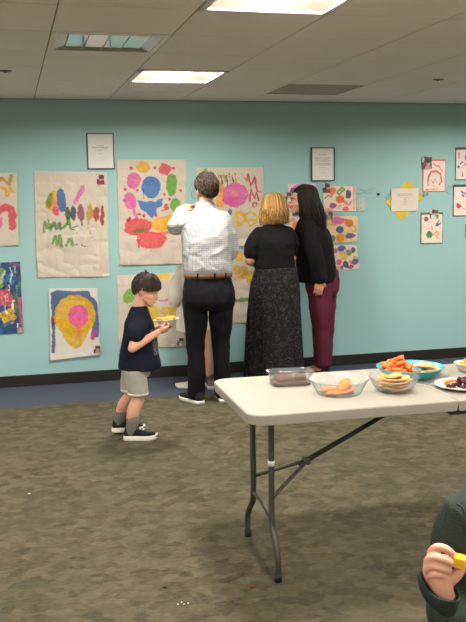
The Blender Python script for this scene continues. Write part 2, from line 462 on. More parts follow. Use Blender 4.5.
def sheet(name, label, cat, corners, base, ops, group=None, crumple=.02, seed=1, res=.005, lift=.004, curl=0., matname='painted_paper', parent=None, thick=.0012):
    """a sheet of paper on the teal wall; corners TL, TR, BR, BL as (x, z)"""
    TL, TR, BR, BL = [np.array(c, float) for c in corners]
    W = (np.linalg.norm(TR-TL)+np.linalg.norm(BR-BL))/2; Hh = (np.linalg.norm(BL-TL)+np.linalg.norm(BR-TR))/2
    nx, ny, colr = paint(W, Hh, base, ops, res, seed)
    u, w = np.meshgrid(np.linspace(0, 1, nx+1), np.linspace(0, 1, ny+1))
    uu, ww = u[..., None], w[..., None]
    XZ = TL*(1-uu)*(1-ww)+TR*uu*(1-ww)+BR*uu*ww+BL*(1-uu)*ww
    o0 = (TL+TR+BR+BL)/4
    f = np.stack([u.ravel()*W*7, w.ravel()*Hh*7, u.ravel()*0+seed], -1)
    fold = np.abs(vnoise(f, seed)-.5)*2; fold2 = np.abs(vnoise(f*2.3+5, seed+2)-.5)*2
    dep = (fold*.6+fold2*.4)*crumple
    edge = np.minimum(np.minimum(u, 1-u)*W, np.minimum(w, 1-w)*Hh).ravel()
    pin = np.clip(w.ravel()/.12, 0, 1)
    y = -((lift+dep)*(.15+.85*pin)+curl*np.clip((w.ravel()-.75)/.25, 0, 1)**2+curl*np.clip((.12-u.ravel())/.12, 0, 1)**2)
    # ragged cut edges
    jx = (vnoise(np.stack([w.ravel()*Hh*14, u.ravel()*0, u.ravel()*0+seed], -1), seed)-.5)*.006
    P = np.stack([XZ[..., 0].ravel()-o0[0]+jx*(np.abs(u.ravel()-.5)*2)**8, y, XZ[..., 1].ravel()-o0[1]], -1)
    n = (nx+1)*(ny+1)
    back = P.copy(); back[:, 1] += thick; back[:, 1] = np.where(edge < .02, np.maximum(back[:, 1], .0008), back[:, 1])
    idx = np.arange(n).reshape(ny+1, nx+1)
    q = np.stack([idx[:-1, :-1], idx[1:, :-1], idx[1:, 1:], idx[:-1, 1:]], -1).reshape(-1, 4)
    loop = list(idx[0, :])+list(idx[1:, -1])+list(idx[-1, -2::-1])+list(idx[-2:0:-1, 0])
    sk = [(loop[i], loop[(i+1) % len(loop)], loop[(i+1) % len(loop)]+n, loop[i]+n) for i in range(len(loop))]
    faces = [tuple(r) for r in q.tolist()]+[(a, d, c, b_) for a, b_, c, d in (q+n).tolist()]+[tuple(int(z) for z in s) for s in sk]
    me = bpy.data.meshes.new(name); me.from_pydata(np.vstack([P, back]).tolist(), [], faces)
    set_color(me, np.vstack([colr.reshape(-1, 3), np.tile(lin(base), (n, 1))]))
    o = link(name, me, paint_mat(matname), parent, (o0[0], WALL_Y-.0005, o0[1]))
    if label: tag(o, label, cat, group)
    return o
def zz(pts, W, Hh, ox, oy):  # crop pixels to unit coordinates
    return [((x-ox)/W, (y-oy)/Hh) for x, y in pts]
KRAFT = (206, 194, 178)
PINK, YEL, BLU, GRN, RED = (222, 92, 158), (222, 172, 30), (42, 96, 158), (84, 140, 40), (206, 62, 76)
ORG, PUR, TEA, NAVY, DKG, OCH = (224, 112, 40), (112, 62, 128), (52, 110, 118), (38, 46, 86), (52, 84, 46), (188, 138, 30)

def small_photo(label, x0, z1, x1, z0, hue, lift=.016, skew=0):
    """a small snapshot print of a child, told only by soft shapes"""
    r_ = random.Random(int(x0*1000+z1*777)); fx, fy = r_.uniform(.3, .7), r_.uniform(.3, .5); sh = r_.choice([(226, 222, 220), (150, 70, 80), (70, 90, 130), (200, 150, 150)])
    ops = [('p', [(0, 0), (1, 0), (1, .5), (0, .6)], tuple(int(h*.6+20) for h in hue), .05, .8), ('p', [(0, .6), (1, .5), (1, 1), (0, 1)], hue, .05, .8),
           ('p', [(fx-.35, 1), (fx-.2, fy+.22), (fx+.2, fy+.22), (fx+.38, 1)], sh, 0, .5), ('e', fx, fy+.05, .19, .17, 0, (206, 160, 140), .0, .4), ('e', fx, fy-.08, .2, .12, 0, (70, 50, 42), 0, .4),
           ('p', [(.02, .05), (.2, .02), (.16, .45), (.03, .4)], (214, 208, 206), .1, .6)]
    return sheet('photo_print', label, 'photo', [(x0, z1), (x1, z1+skew), (x1, z0+skew), (x0, z0)], (196, 180, 176), ops, 'snapshots stuck beside the art', 0., 3, .003, lift)

# A: kraft sheet cut off at the left
c = lambda *p: zz(p, 373, 465, -265, 78)
sheet('poster_picture', 'tall brown paper painting at the far left, red arch and ochre squiggles', 'painting', [(-.515, 1.80), (.081, 1.803), (.066, 1.204), (-.52, 1.2)], KRAFT, [
    ('s', c((-60, 150), (-30, 110), (0, 150), (5, 130), (30, 112), (50, 128), (65, 150), (80, 95)), .035, OCH, .3), ('s', c((0, 195), (25, 168), (50, 185), (55, 220), (70, 175), (90, 200)), .035, YEL, .35),
    ('s', c((15, 315), (45, 293), (72, 310), (80, 350), (78, 420)), .09, RED, .25), ('e', *c((8, 400))[0], .05, .09, 20, PINK, .25), ('e', *c((-110, 220))[0], .14, .16, 0, BLU, .3),
    ('e', *c((-150, 400))[0], .13, .1, 0, GRN, .3)], 'large paintings on brown paper', seed=21)
# B
c = lambda *p: zz(p, 382, 550, 22, 58)
e = lambda x, y, rx, ry, rot, col, d=.2: ('e', *c((x, y))[0], rx/382, ry/550, rot, col, d)
sheet('poster_picture', 'brown paper painting with a row of coloured ovals above green scribbles', 'painting', [(.215, 1.821), (.821, 1.80), (.811, .913), (.207, .927)], KRAFT, [
    e(105, 235, 26, 22, 20, YEL), e(124, 195, 15, 42, 8, YEL), e(100, 212, 17, 34, 14, (104, 132, 40)), e(124, 235, 16, 40, 0, (226, 138, 96)), e(130, 260, 17, 24, 0, (222, 84, 118)), e(160, 205, 23, 58, -4, BLU),
    ('s', c((274, 142), (255, 180), (230, 215)), .055, (214, 112, 176), .2), e(192, 275, 13, 30, 0, DKG), ('s', c((192, 300), (190, 330)), .03, DKG, .4), e(221, 272, 14, 34, 3, (36, 58, 78)), e(262, 270, 17, 42, 0, (150, 72, 104)),
    ('s', c((263, 305), (266, 332)), .03, TEA, .4), e(307, 272, 14, 42, 5, OCH), ('s', c((305, 305), (298, 330)), .02, OCH, .4), e(343, 278, 16, 38, 3, (164, 52, 56)), e(375, 288, 11, 46, 3, (150, 60, 52)), ('s', c((377, 235), (376, 335)), .012, (150, 60, 52), .3),
    ('s', c((66, 368), (72, 322), (82, 350), (90, 315), (98, 358)), .042, (96, 140, 60), .3), ('s', c((100, 350), (118, 325), (130, 352), (150, 328), (152, 352)), .04, (74, 110, 60), .3), ('s', c((155, 350), (178, 338), (195, 312), (205, 350), (222, 352)), .036, (88, 128, 60), .35),
    ('s', c((222, 345), (238, 340)), .022, DKG, .3), ('s', c((235, 380), (260, 345), (275, 375), (300, 345), (310, 385), (340, 350), (350, 380)), .012, (140, 168, 96), .45), ('s', c((245, 395), (285, 400), (345, 395)), .01, (150, 172, 110), .5),
    ('s', c((108, 432), (122, 396), (130, 436), (146, 396), (152, 442)), .04, (96, 140, 60), .3), ('s', c((180, 442), (192, 408), (204, 404), (212, 440)), .034, (96, 140, 60), .3), ('s', c((225, 438), (235, 436)), .014, GRN, .4), ('s', c((262, 440), (278, 446)), .012, DKG, .45), ('s', c((292, 446), (304, 442)), .012, DKG, .45),
    ('p', [(.91, .972), (1.0, .97), (1.0, .992), (.91, .994)], (232, 228, 220), 0, .1)], 'large paintings on brown paper', seed=31)
small_photo('dark red snapshot stuck on the top corner of the oval-row painting', .736, 1.785, .80, 1.70, (122, 34, 44))
# C
c = lambda *p: zz(p, 370, 570, 42, 27)
e = lambda x, y, rx, ry, rot, col, d=.2: ('e', *c((x, y))[0], rx/370, ry/570, rot, col, d)
dots = [(118, 72), (242, 70), (345, 75), (83, 185), (148, 190), (292, 212), (320, 240), (382, 195), (182, 332), (105, 345), (95, 352), (155, 318), (248, 328), (76, 245)]
sheet('poster_picture', 'large brown paper painting with a big blue flower over red and yellow patches', 'painting', [(.908, 1.908), (1.512, 1.905), (1.481, .999), (.902, 1.007)], KRAFT,
    [e(182, 70, 35, 30, 10, (214, 166, 44)), e(298, 78, 34, 27, 10, (204, 72, 84)), e(130, 138, 33, 42, 8, (216, 98, 160)), e(222, 175, 47, 55, 5, (44, 110, 176)), ('s', c((180, 190), (180, 235)), .02, BLU, .2),
     e(333, 160, 27, 60, 4, (88, 152, 40)), e(108, 250, 30, 45, -20, (216, 98, 160)), ('s', c((118, 260), (130, 310), (145, 340)), .05, (216, 98, 160), .25),
     ('p', c((142, 240), (185, 250), (240, 250), (285, 232), (282, 270), (250, 290), (248, 320), (222, 342), (190, 305), (160, 290)), (44, 106, 172), .15), e(352, 272, 25, 34, 20, (92, 156, 48)),
     e(150, 388, 72, 44, -6, (214, 68, 76)), e(160, 410, 42, 12, -8, (120, 108, 58)), e(280, 375, 54, 38, -12, (226, 166, 30)), ('p', c((285, 345), (330, 318), (330, 400), (290, 410)), (224, 160, 30), .15), ('s', c((225, 425), (270, 428), (330, 420)), .035, (222, 92, 50), .25),
     ('s', c((325, 345), (325, 395), (340, 420)), .025, (220, 100, 50), .3), e(222, 462, 76, 44, 0, (214, 70, 76), .22), ('s', c((150, 460), (152, 500)), .02, RED, .4), ('s', c((190, 500), (192, 530)), .015, RED, .4), ('s', c((215, 500), (216, 522)), .015, RED, .4),
     ('s', c((285, 300), (305, 270), (312, 290), (290, 295)), .035, RED, .35)]+[e(x, y, 8, 9, 0, (200, 56, 78), .15) for x, y in dots], 'large paintings on brown paper', seed=41)
# D
c = lambda *p: zz(p, 384, 454, 44, 41)
e = lambda x, y, rx, ry, rot, col, d=.2: ('e', *c((x, y))[0], rx/384, ry/454, rot, col, d)
hatch = [('s', c((165+k*16, 78+(k % 2)*10), (172+k*16, 138-(k % 3)*10)), .02, DKG if k % 2 else OCH, .35) for k in range(7)]
sheet('poster_picture', 'brown paper painting behind the man with a pink circle and red zigzags', 'painting', [(1.60, 1.834), (2.21, 1.835), (2.197, 1.146), (1.604, 1.136)], KRAFT, hatch+[
    e(97, 62, 9, 18, 0, GRN), e(180, 205, 26, 58, 10, (224, 148, 60), .35), e(262, 198, 68, 66, 0, (206, 92, 152)), e(240, 232, 46, 24, 10, (206, 92, 152)), ('s', c((250, 215), (255, 170), (268, 190), (262, 215)), .025, (214, 122, 90), .35),
    ('s', c((300, 78), (328, 118), (335, 78), (352, 150), (376, 98), (388, 178), (412, 186)), .022, (184, 54, 66), .3), ('s', c((345, 235), (355, 168), (375, 222), (386, 188), (400, 232)), .022, (184, 54, 66), .3), ('s', c((365, 246), (387, 248), (385, 272), (364, 270), (365, 246)), .018, (184, 54, 66), .3),
    ('s', c((265, 305), (290, 298), (318, 320), (318, 350), (290, 368), (268, 350)), .045, (212, 172, 50), .3), ('s', c((330, 310), (360, 300), (388, 325), (385, 360), (350, 378), (335, 350), (385, 345)), .035, (212, 172, 50), .3), ('s', c((268, 300), (272, 370)), .05, (212, 172, 50), .25),
    e(230, 292, 10, 16, 0, BLU, .1)], 'large paintings on brown paper', seed=51)
# E
c = lambda *p: zz(p, 367, 446, -162, 72)
e = lambda x, y, rx, ry, rot, col, d=.2: ('e', *c((x, y))[0], rx/367, ry/446, rot, col, d)
sheet('poster_picture', 'brown paper painting with yellow flowers over a green stripe, beside the skirt', 'painting', [(1.604, 1.092), (2.15, 1.102), (2.135, .45), (1.60, .45)], KRAFT, [
    e(82, 100, 30, 34, 0, (212, 168, 44), .3), e(72, 190, 27, 30, 0, (212, 168, 44), .4), e(115, 192, 24, 26, 0, (212, 168, 44), .4), e(155, 250, 22, 30, 0, (212, 168, 44), .3), ('s', c((130, 215), (165, 210), (165, 270)), .06, (212, 168, 44), .4), ('s', c((60, 235), (120, 230)), .06, (212, 168, 44), .5),
    ('s', c((20, 380), (110, 374), (200, 372)), .055, (96, 136, 46), .15), e(-60, 160, 40, 46, 0, PINK, .3)], 'large paintings on brown paper', seed=61)
# F
c = lambda *p: zz(p, 402, 420, 38, 92)
e = lambda x, y, rx, ry, rot, col, d=.2: ('e', *c((x, y))[0], rx/402, ry/420, rot, col, d)
sheet('poster_picture', 'brown paper painting behind the boy with a green patch and magenta loop', 'painting', [(.876, .918), (1.488, .928), (1.468, .262), (.873, .281)], KRAFT, [
    e(106, 212, 30, 40, 15, (110, 166, 52)), e(306, 100, 34, 22, 15, (226, 182, 40)), e(228, 312, 46, 62, -20, (222, 186, 50)), e(350, 308, 58, 26, 0, (216, 172, 50), .3), ('s', c((255, 238), (300, 248), (345, 238), (372, 210), (378, 190), (360, 172)), .022, (204, 92, 160), .3),
    ('s', c((210, 290), (215, 350)), .06, (140, 160, 50), .3), ('s', c((340, 345), (355, 358)), .02, (90, 84, 76), .2)], 'large paintings on brown paper', seed=71)
small_photo('dark snapshot at the bottom corner of the painting behind the boy', 1.395, .352, 1.452, .276, (96, 66, 62))
# G small arch painting
c = lambda *p: zz(p, 196, 272, 189, 150)
e = lambda x, y, rx, ry, rot, col, d=.1: ('e', *c((x, y))[0], rx/196, ry/272, rot, col, d)
sheet('painting', 'small painting of a yellow teardrop with a pink heart under a blue arch', 'painting', [(.299, .83), (.708, .817), (.713, .238), (.283, .213)], (214, 206, 196), [
    ('p', c((196, 165), (215, 158), (345, 160), (372, 195), (382, 215), (382, 350), (355, 352), (360, 280), (330, 200), (240, 190), (222, 215), (212, 260), (214, 285), (196, 290)), (34, 74, 128), .1), ('s', c((204, 285), (203, 392)), .05, (34, 74, 128), .25), e(206, 272, 8, 10, 0, (140, 40, 60)),
    e(290, 255, 76, 74, 0, (214, 166, 20), .08), ('p', c((218, 270), (362, 270), (330, 350), (308, 385), (285, 388), (255, 365)), (214, 166, 20), .08), e(305, 258, 38, 40, 0, (224, 86, 160), .08), ('p', c((270, 265), (340, 265), (318, 300), (304, 318)), (224, 100, 140), .2), e(302, 325, 14, 14, 0, (222, 130, 80), .4),
    e(361, 338, 9, 17, 15, (196, 70, 150))], 'small paintings on the teal wall', .004, 81, .004, .006, .012)
small_photo('tiny dark snapshot on the corner of the yellow teardrop painting', .655, .322, .716, .255, (84, 44, 52), .024)
# H dark multicoloured painting, cut off left
c = lambda *p: zz(p, 330, 525, -170, 50)
e = lambda x, y, rx, ry, rot, col, d=.4: ('e', *c((x, y))[0], rx/330, ry/525, rot, col, d+.1, 3.2)
strk = []
rr = random.Random(5)
for k in range(46):
    x, y = rr.uniform(-160, 150), rr.uniform(60, 560)
    strk.append(('s', c((x, y), (x+rr.uniform(-14, 14), y+rr.uniform(30, 90))), .03+.03*rr.random(), rr.choice([BLU, TEA, NAVY, (60, 118, 160), (34, 66, 110), (180, 200, 200), (96, 148, 120)]), .4))
sheet('painting', 'dark blue many coloured painting at the far left, below the red arch', 'painting', [(-.40, 1.062), (.071, 1.067), (.07, .462), (-.40, .452)], (44, 74, 112), strk+[
    ('s', c((15, 100), (50, 110), (30, 160), (45, 215)), .09, (124, 160, 84), .35), ('s', c((70, 110), (40, 200)), .05, (190, 206, 160), .45), e(90, 185, 26, 36, 0, (60, 120, 168)), e(68, 310, 40, 72, 0, (206, 84, 98), .3), ('s', c((75, 290), (68, 370)), .04, (226, 176, 150), .5), e(85, 445, 42, 62, 0, (214, 170, 40), .3), ('s', c((20, 250), (28, 330)), .04, (168, 70, 66), .4),
    ('s', c((40, 60), (0, 150)), .05, (214, 206, 180), .5), ('s', c((90, 250), (110, 130), (100, 90)), .03, (200, 214, 206), .5), ('s', c((-40, 300), (10, 420), (0, 520)), .08, (60, 60, 120), .4), ('s', c((30, 420), (60, 500)), .04, (226, 190, 60), .45), ('s', c((100, 480), (20, 530)), .05, (50, 96, 140), .4), ('s', c((152, 330), (160, 480)), .09, (186, 92, 120), .3), ('s', c((122, 270), (128, 440)), .06, (70, 100, 62), .35), ('s', c((110, 62), (150, 75)), .07, (132, 88, 110), .4), ('s', c((140, 100), (146, 190)), .05, (70, 60, 90), .4), ('s', c((60, 380), (70, 420)), .03, (236, 226, 200), .5), ('s', c((105, 390), (112, 330)), .02, (236, 226, 200), .4)], 'small paintings on the teal wall', .003, 91, .004)
small_photo('pale snapshot on the corner of the dark blue painting', .02, .55, .073, .465, (150, 120, 130), .013)

# K: the cluster of bright little paintings behind the dark haired woman
def blobs(spec, seed, n=8):
    r_ = random.Random(seed); out = []
    for k in range(n): out.append(('e', r_.random(), r_.random(), .05+.05*r_.random(), .04+.06*r_.random(), r_.uniform(0, 90), r_.choice([(232, 150, 60), (226, 196, 90), (228, 130, 140), (150, 180, 90), (220, 90, 70)]), .35))
    return out+spec
z = lambda x, y, rx, ry, rot, col, d=.12: ('e', (x-ox)/W_, (y-oy)/H_, rx/W_, ry/H_, rot, col, d)
GK = 'bright small paintings in the cluster'
ox, oy, W_, H_ = 200, 75, 152, 120
c = lambda *p: zz(p, W_, H_, ox, oy)
sheet('painting', 'bright small painting with a green loop, topmost at the cluster right', 'painting', [(2.765, 1.662), (3.081, 1.658), (3.085, 1.43), (2.775, 1.432)], (226, 204, 186), [
    z(243, 98, 15, 18, 20, ORG, .2), ('s', c((265, 105), (290, 82), (300, 90), (275, 115), (265, 105)), .05, (110, 158, 70), .15), z(318, 113, 13, 18, 0, (46, 56, 100)), z(277, 138, 18, 17, 0, (206, 96, 36)), z(243, 165, 16, 13, 0, (122, 58, 130)), z(304, 184, 14, 9, 0, (222, 86, 80)),
    ('s', c((300, 150), (320, 165), (330, 150)), .05, (220, 110, 110), .3), ('s', c((345, 80), (342, 185)), .05, (226, 150, 140), .3), ('s', c((210, 130), (225, 118), (240, 125)), .04, (110, 158, 70), .3), ('s', c((265, 180), (282, 165)), .04, (226, 140, 100), .3), z(222, 185, 14, 8, 0, (226, 150, 140), .3)], GK, .004, 101, .004, .006)
small_photo('dark snapshot on the green loop painting in the cluster', 2.765, 1.69, 2.835, 1.60, (70, 56, 78))
ox, oy, W_, H_ = 240, 215, 120, 122
c = lambda *p: zz(p, W_, H_, ox, oy)
sheet('painting', 'bright small painting with a pink oval, middle of the cluster right', 'painting', [(2.80, 1.387), (3.107, 1.385), (3.099, 1.148), (2.80, 1.145)], (232, 206, 160), [
    z(283, 235, 25, 17, 0, (226, 100, 164)), z(325, 247, 17, 17, 30, ORG), z(290, 276, 15, 17, 0, (50, 76, 138)), z(293, 314, 15, 19, 0, (226, 130, 40)), z(330, 308, 17, 12, 0, (76, 74, 140)), z(262, 315, 12, 14, 0, (62, 128, 84)), ('s', c((340, 262), (352, 262), (352, 285), (338, 285)), .04, (222, 170, 70), .2), ('s', c((252, 250), (275, 258)), .05, (226, 170, 90), .3), ('s', c((305, 290), (318, 330)), .04, (226, 190, 80), .3)], GK, .004, 111, .004, .006)
ox, oy, W_, H_ = 240, 352, 130, 112
sheet('painting', 'bright small painting of purple, navy and yellow dabs, lowest in the cluster', 'painting', [(2.82, 1.118), (3.093, 1.12), (3.125, .896), (2.83, .888)], (224, 206, 196), blobs([
    z(298, 365, 17, 12, 0, (56, 70, 140)), z(305, 400, 18, 14, 0, (226, 186, 60)), z(330, 385, 10, 12, 0, (82, 140, 84)), z(352, 428, 16, 12, 0, (104, 60, 130)), z(312, 440, 12, 14, 0, (44, 50, 96)), z(280, 425, 12, 12, 0, (204, 70, 100)), z(334, 452, 12, 9, 0, (120, 60, 120)), z(270, 375, 10, 12, 0, (204, 90, 120)), z(352, 375, 8, 12, 0, (60, 70, 120)), z(335, 425, 8, 8, 0, (226, 150, 60)), z(290, 455, 10, 9, 0, (110, 60, 130))], 4, 10), GK, .004, 121, .004, .006)
ox, oy, W_, H_ = 36, 65, 80, 122
sheet('painting', 'pink small painting touching the dark haired woman\'s face', 'painting', [(2.435, 1.685), (2.70, 1.683), (2.70, 1.452), (2.435, 1.453)], (232, 190, 200), blobs([
    z(70, 85, 16, 18, 0, (216, 100, 170)), z(55, 168, 18, 14, 0, (222, 86, 110)), z(50, 100, 8, 14, 0, (70, 70, 120)), z(62, 130, 10, 16, 0, (232, 130, 150)), z(46, 145, 8, 10, 0, (110, 70, 130)), z(95, 90, 12, 12, 0, (70, 110, 160))], 9, 7), GK, .004, 131, .004, .006)
small_photo('dark snapshot on the left edge of the pink painting', 2.405, 1.615, 2.465, 1.525, (66, 60, 84))
ox, oy, W_, H_ = 42, 195, 80, 100
sheet('painting', 'small painting with an orange square between the two women', 'painting', [(2.445, 1.431), (2.72, 1.428), (2.72, 1.20), (2.447, 1.201)], (230, 206, 184), blobs([z(62, 247, 13, 17, 0, (232, 122, 36), .05), z(50, 225, 8, 8, 0, (220, 150, 140)), z(92, 240, 12, 14, 0, (60, 80, 140))], 14, 6), GK, .004, 141, .004, .006)
small_photo('dark snapshot between the two women on the wall', 2.475, 1.475, 2.54, 1.40, (96, 60, 62))
small_photo('reddish snapshot peeking out behind the dark hair', 2.80, 1.43, 2.86, 1.36, (120, 70, 76))

# plate on the wall, knob, framed notices, yellow notice, right hand works
o = thing('switch_plate', 'pale plastic switch plate on the wall right of the cluster', 'switch', (3.137, WALL_Y, 1.484))
bm = bmesh.new(); box(bm, (-.04, -.008, -.06), (.04, 0, .06), .003); obj('cover_plate', bm, mat('ivory_plastic', (186, 192, 182), .4, bmp=0), o, smooth=False)
for s in (-1, 1):
    bm = bmesh.new(); box(bm, (-.008, -.012, s*.022-.012), (.008, -.006, s*.022+.012), .002); obj('rocker', bm, MATS['ivory_plastic'], o, smooth=False)
bm = bmesh.new(); ball(bm, (0, -.008, 0), .013, 14, (1.2, .8, .9)); tag(obj('black_knob', bm, mat('black_rubber', (24, 22, 22), .6), loc=(3.307, WALL_Y, 1.583)), 'small black knob alone on the teal wall', 'knob')

TEXT = mat('grey_ink', (128, 126, 126), .8, bmp=0); PAPER = mat('white_paper', (226, 222, 216), .8, .04, 60, .05)
def page(parent, x0, x1, z1, z0, rows, base, y):
    """a printed page: its grey lines of small print are part of the sheet"""
    W_, H_ = x1-x0, z1-z0; r_ = random.Random(3); ops = []
    for z_, w_, t in rows:
        x = -w_/2
        while x < w_/2:
            l = min(r_.uniform(.006, .018), w_/2-x)
            if l > .002: ops.append(('p', [((x-x0)/W_, (z1-z_-t/2)/H_), ((x+l-x0)/W_, (z1-z_-t/2)/H_), ((x+l-x0)/W_, (z1-z_+t/2)/H_), ((x-x0)/W_, (z1-z_+t/2)/H_)], (150, 147, 148), .1, .05))
            x += l+.004
    s = sheet('notice_page', None, None, [(x0, z1), (x1, z1), (x1, z0), (x0, z0)], base, ops, None, .0, 5, .002, .0, 0, 'painted_paper', parent)
    s.location = ((x0+x1)/2, y, (z0+z1)/2); return s
def framed(label, corners, col, rows):
    (xa, za), (xb, zb) = corners
    w, hgt = (xb-xa)/2, (za-zb)/2
    o = thing('framed_notice', label, 'framed notice', ((xa+xb)/2, WALL_Y, (za+zb)/2), 0, None)
    t = .008; bm = bmesh.new()
    for lo, hi in (((-w, -.018, -hgt), (-w+t, 0, hgt)), ((w-t, -.018, -hgt), (w, 0, hgt)), ((-w, -.018, hgt-t), (w, 0, hgt)), ((-w, -.018, -hgt), (w, 0, -hgt+t))): box(bm, lo, hi, .0015)
    obj('border', bm, col, o, smooth=False)
    page(o, -w+.004, w-.004, hgt-.004, -hgt+.004, rows, (228, 224, 219), -.012)
    return o
framed('framed white notice in a dark blue border, hanging above the oval-row painting', ((.662, 2.128), (.889, 1.829)), mat('navy_frame', (40, 52, 84), .35), [(.045, .05, .004), (.032, .14, .006), (.018, .11, .004), (.006, .03, .003), (-.02, .03, .003)])
framed('framed white notice in a thin black border, above the bright cluster', ((2.654, 2.006), (2.877, 1.708)), mat('black_frame', (44, 44, 50), .35), [(.085, .09, .005), (.06, .15, .004), (.048, .15, .004), (.036, .15, .004), (.024, .12, .004), (.006, .15, .004), (-.006, .14, .004), (-.03, .06, .003), (-.075, .05, .003)])
o = thing('notice', 'white notice over a tilted yellow square on the wall', 'notice', (3.573, WALL_Y, 1.525))
bm = bmesh.new()
pts = [(.029, .181), (-.189, -.016), (-.029, -.19), (.191, .025)]
A = [bm.verts.new((x, -.004, zq)) for x, zq in pts]; B = [bm.verts.new((x, -.001, zq)) for x, zq in pts]
bm.faces.new(A); bm.faces.new(B[::-1])
for k in range(4): bm.faces.new((A[k], A[(k+1) % 4], B[(k+1) % 4], B[k]))
obj('yellow_card', bm, mat('yellow_paper', (226, 188, 50), .75, .05), o, smooth=False)
page(o, -.137, .136, .106, -.103, [(.055, .14, .006), (.04, .16, .004), (.02, .1, .003), (.005, .03, .003), (-.01, .03, .003), (-.025, .03, .003), (-.04, .04, .003)], (224, 212, 200), -.010)
def wire(label, pts, rad=.0016):
    bm = bmesh.new(); p, r = smooth_path([(x-pts[0][0], -.006+.004*math.sin(k*1.7), zq-pts[0][1]) for k, (x, zq) in enumerate(pts)], [rad]*len(pts), 5)
    tube(bm, p, r, 6); return tag(obj('hanging_wire', bm, mat('grey_wire', (112, 128, 128), .4, metal=.3), loc=(pts[0][0], WALL_Y-.002, pts[0][1])), label, 'wire', None)
wire('thin grey wire curl on the wall beside the man\'s head', [(1.535, 1.64), (1.56, 1.70), (1.59, 1.71), (1.60, 1.67), (1.57, 1.65), (1.55, 1.62), (1.56, 1.585), (1.59, 1.57), (1.605, 1.60), (1.58, 1.635), (1.545, 1.60), (1.57, 1.56)], .0012)
wire('thin grey wire line right of the green loop painting', [(3.085, 1.625), (3.13, 1.632), (3.18, 1.612), (3.22, 1.628), (3.245, 1.64)])
wire('lower thin grey wire line right of the cluster', [(3.085, 1.60), (3.12, 1.588), (3.17, 1.602), (3.21, 1.588), (3.245, 1.605)])
wire('thin wire loop left of the yellow notice', [(3.44, 1.60), (3.41, 1.58), (3.385, 1.55), (3.40, 1.53), (3.42, 1.55), (3.425, 1.58)])
wire('dark wire squiggle right of the yellow notice', [(3.73, 1.58), (3.75, 1.56), (3.77, 1.59), (3.76, 1.55), (3.79, 1.57), (3.81, 1.59), (3.80, 1.56)], .003)
wire('thin wire loop left of the lower right edge painting', [(4.06, 1.64), (4.02, 1.64), (4.0, 1.60), (4.02, 1.575), (4.05, 1.58)])

def mounted(label, corners, card, ops, seed):
    """drawing on a coloured backing card: card > drawing"""
    (xa, za), (xb, zb) = corners
    w, hgt = (xb-xa)/2, (za-zb)/2; o = thing('mounted_drawing', label, 'drawing', ((xa+xb)/2, WALL_Y, (za+zb)/2), 0, None)
    bm = bmesh.new(); box(bm, (-w, -.005, -hgt), (w, -.0005, hgt), .001); obj('backing_card', bm, card, o, smooth=False)
    t = .009
    d = sheet('drawing_page', None, None, [(-w+t, hgt-t), (w-t, hgt-t), (w-t, -hgt+t), (-w+t, -hgt+t)], (232, 218, 206), ops, None, .002, seed, .003, .006, 0, 'painted_paper', o)
    d.location = (0, -.002, 0); return o
OR2 = (220, 90, 60)
sc_ = lambda pts, w, col, d=.3: ('s', pts, w, col, d, .5)
mounted('mounted drawing with a red-orange arch, on a salmon card', ((3.751, 1.898), (3.987, 1.594)), mat('salmon_card', (226, 130, 110), .7), [
    sc_([(.22, .8), (.22, .55), (.35, .38), (.6, .36), (.8, .45), (.85, .7), (.75, .8)], .07, OR2), sc_([(.12, .95), (.7, .93)], .05, (232, 130, 110)), sc_([(.45, .1), (.6, .2), (.7, .18), (.85, .35)], .05, (232, 120, 96)), sc_([(.35, .6), (.45, .75), (.55, .6), (.62, .75)], .03, (226, 120, 96)), sc_([(.4, .82), (.6, .88)], .03, (226, 110, 90))], 151)
mounted('mounted drawing with a green splash, hanging by a clip, lower right wall', ((3.737, 1.405), (3.968, 1.108)), mat('olive_card', (104, 104, 84), .7), [
    ('e', .38, .72, .15, .1, 0, (74, 140, 70), .15, .6), sc_([(.3, .8), (.38, .6), (.45, .8)], .06, (60, 120, 60)), sc_([(.6, .72), (.75, .6), (.85, .68), (.7, .78), (.8, .85)], .05, (224, 130, 80)), ('e', .22, .18, .1, .08, 0, (140, 50, 90), .2, .6), sc_([(.7, .4), (.85, .25)], .06, (70, 60, 130)), sc_([(.75, .42), (.92, .32)], .06, (70, 60, 130)), sc_([(.15, .45), (.25, .5)], .04, (226, 140, 120)), sc_([(.48, .42), (.52, .55)], .03, (226, 140, 80)), sc_([(.3, .55), (.38, .42)], .03, (226, 140, 120))], 161)
mounted('mounted drawing with purple marks at the right edge, upper one', ((4.085, 2.006), (4.325, 1.70)), mat('dark_card', (70, 70, 84), .7), [
    sc_([(.12, .1), (.12, .35)], .05, (190, 80, 90)), ('e', .1, .6, .06, .04, 0, (130, 40, 80), .2, .6), sc_([(.2, .5), (.28, .45)], .05, (120, 60, 130)), ('e', .5, .3, .1, .12, 0, (140, 50, 110), .2, .6), sc_([(.3, .75), (.3, .9)], .03, (110, 90, 110)), sc_([(.4, .5), (.55, .6), (.7, .5)], .05, (200, 70, 90))], 171)
mounted('mounted drawing with red marks at the right edge, lower one', ((4.068, 1.66), (4.31, 1.36)), MATS['dark_card'], [
    ('e', .22, .68, .1, .07, 0, (190, 70, 90), .2, .6), sc_([(.15, .6), (.25, .75), (.32, .68)], .06, (180, 50, 80)), sc_([(.35, .2), (.5, .28), (.6, .2)], .05, (80, 60, 110)), sc_([(.4, .32), (.45, .35)], .05, (60, 50, 90)), sc_([(.4, .75), (.5, .78)], .04, (200, 90, 110))], 181)
mounted('small edge of a dark blue mounted drawing, lowest at the right edge', ((4.203, 1.285), (4.44, 1.155)), mat('slate_card', (70, 90, 104), .7), [('e', .5, .5, .2, .3, 0, BLU, .2, .5)], 191)
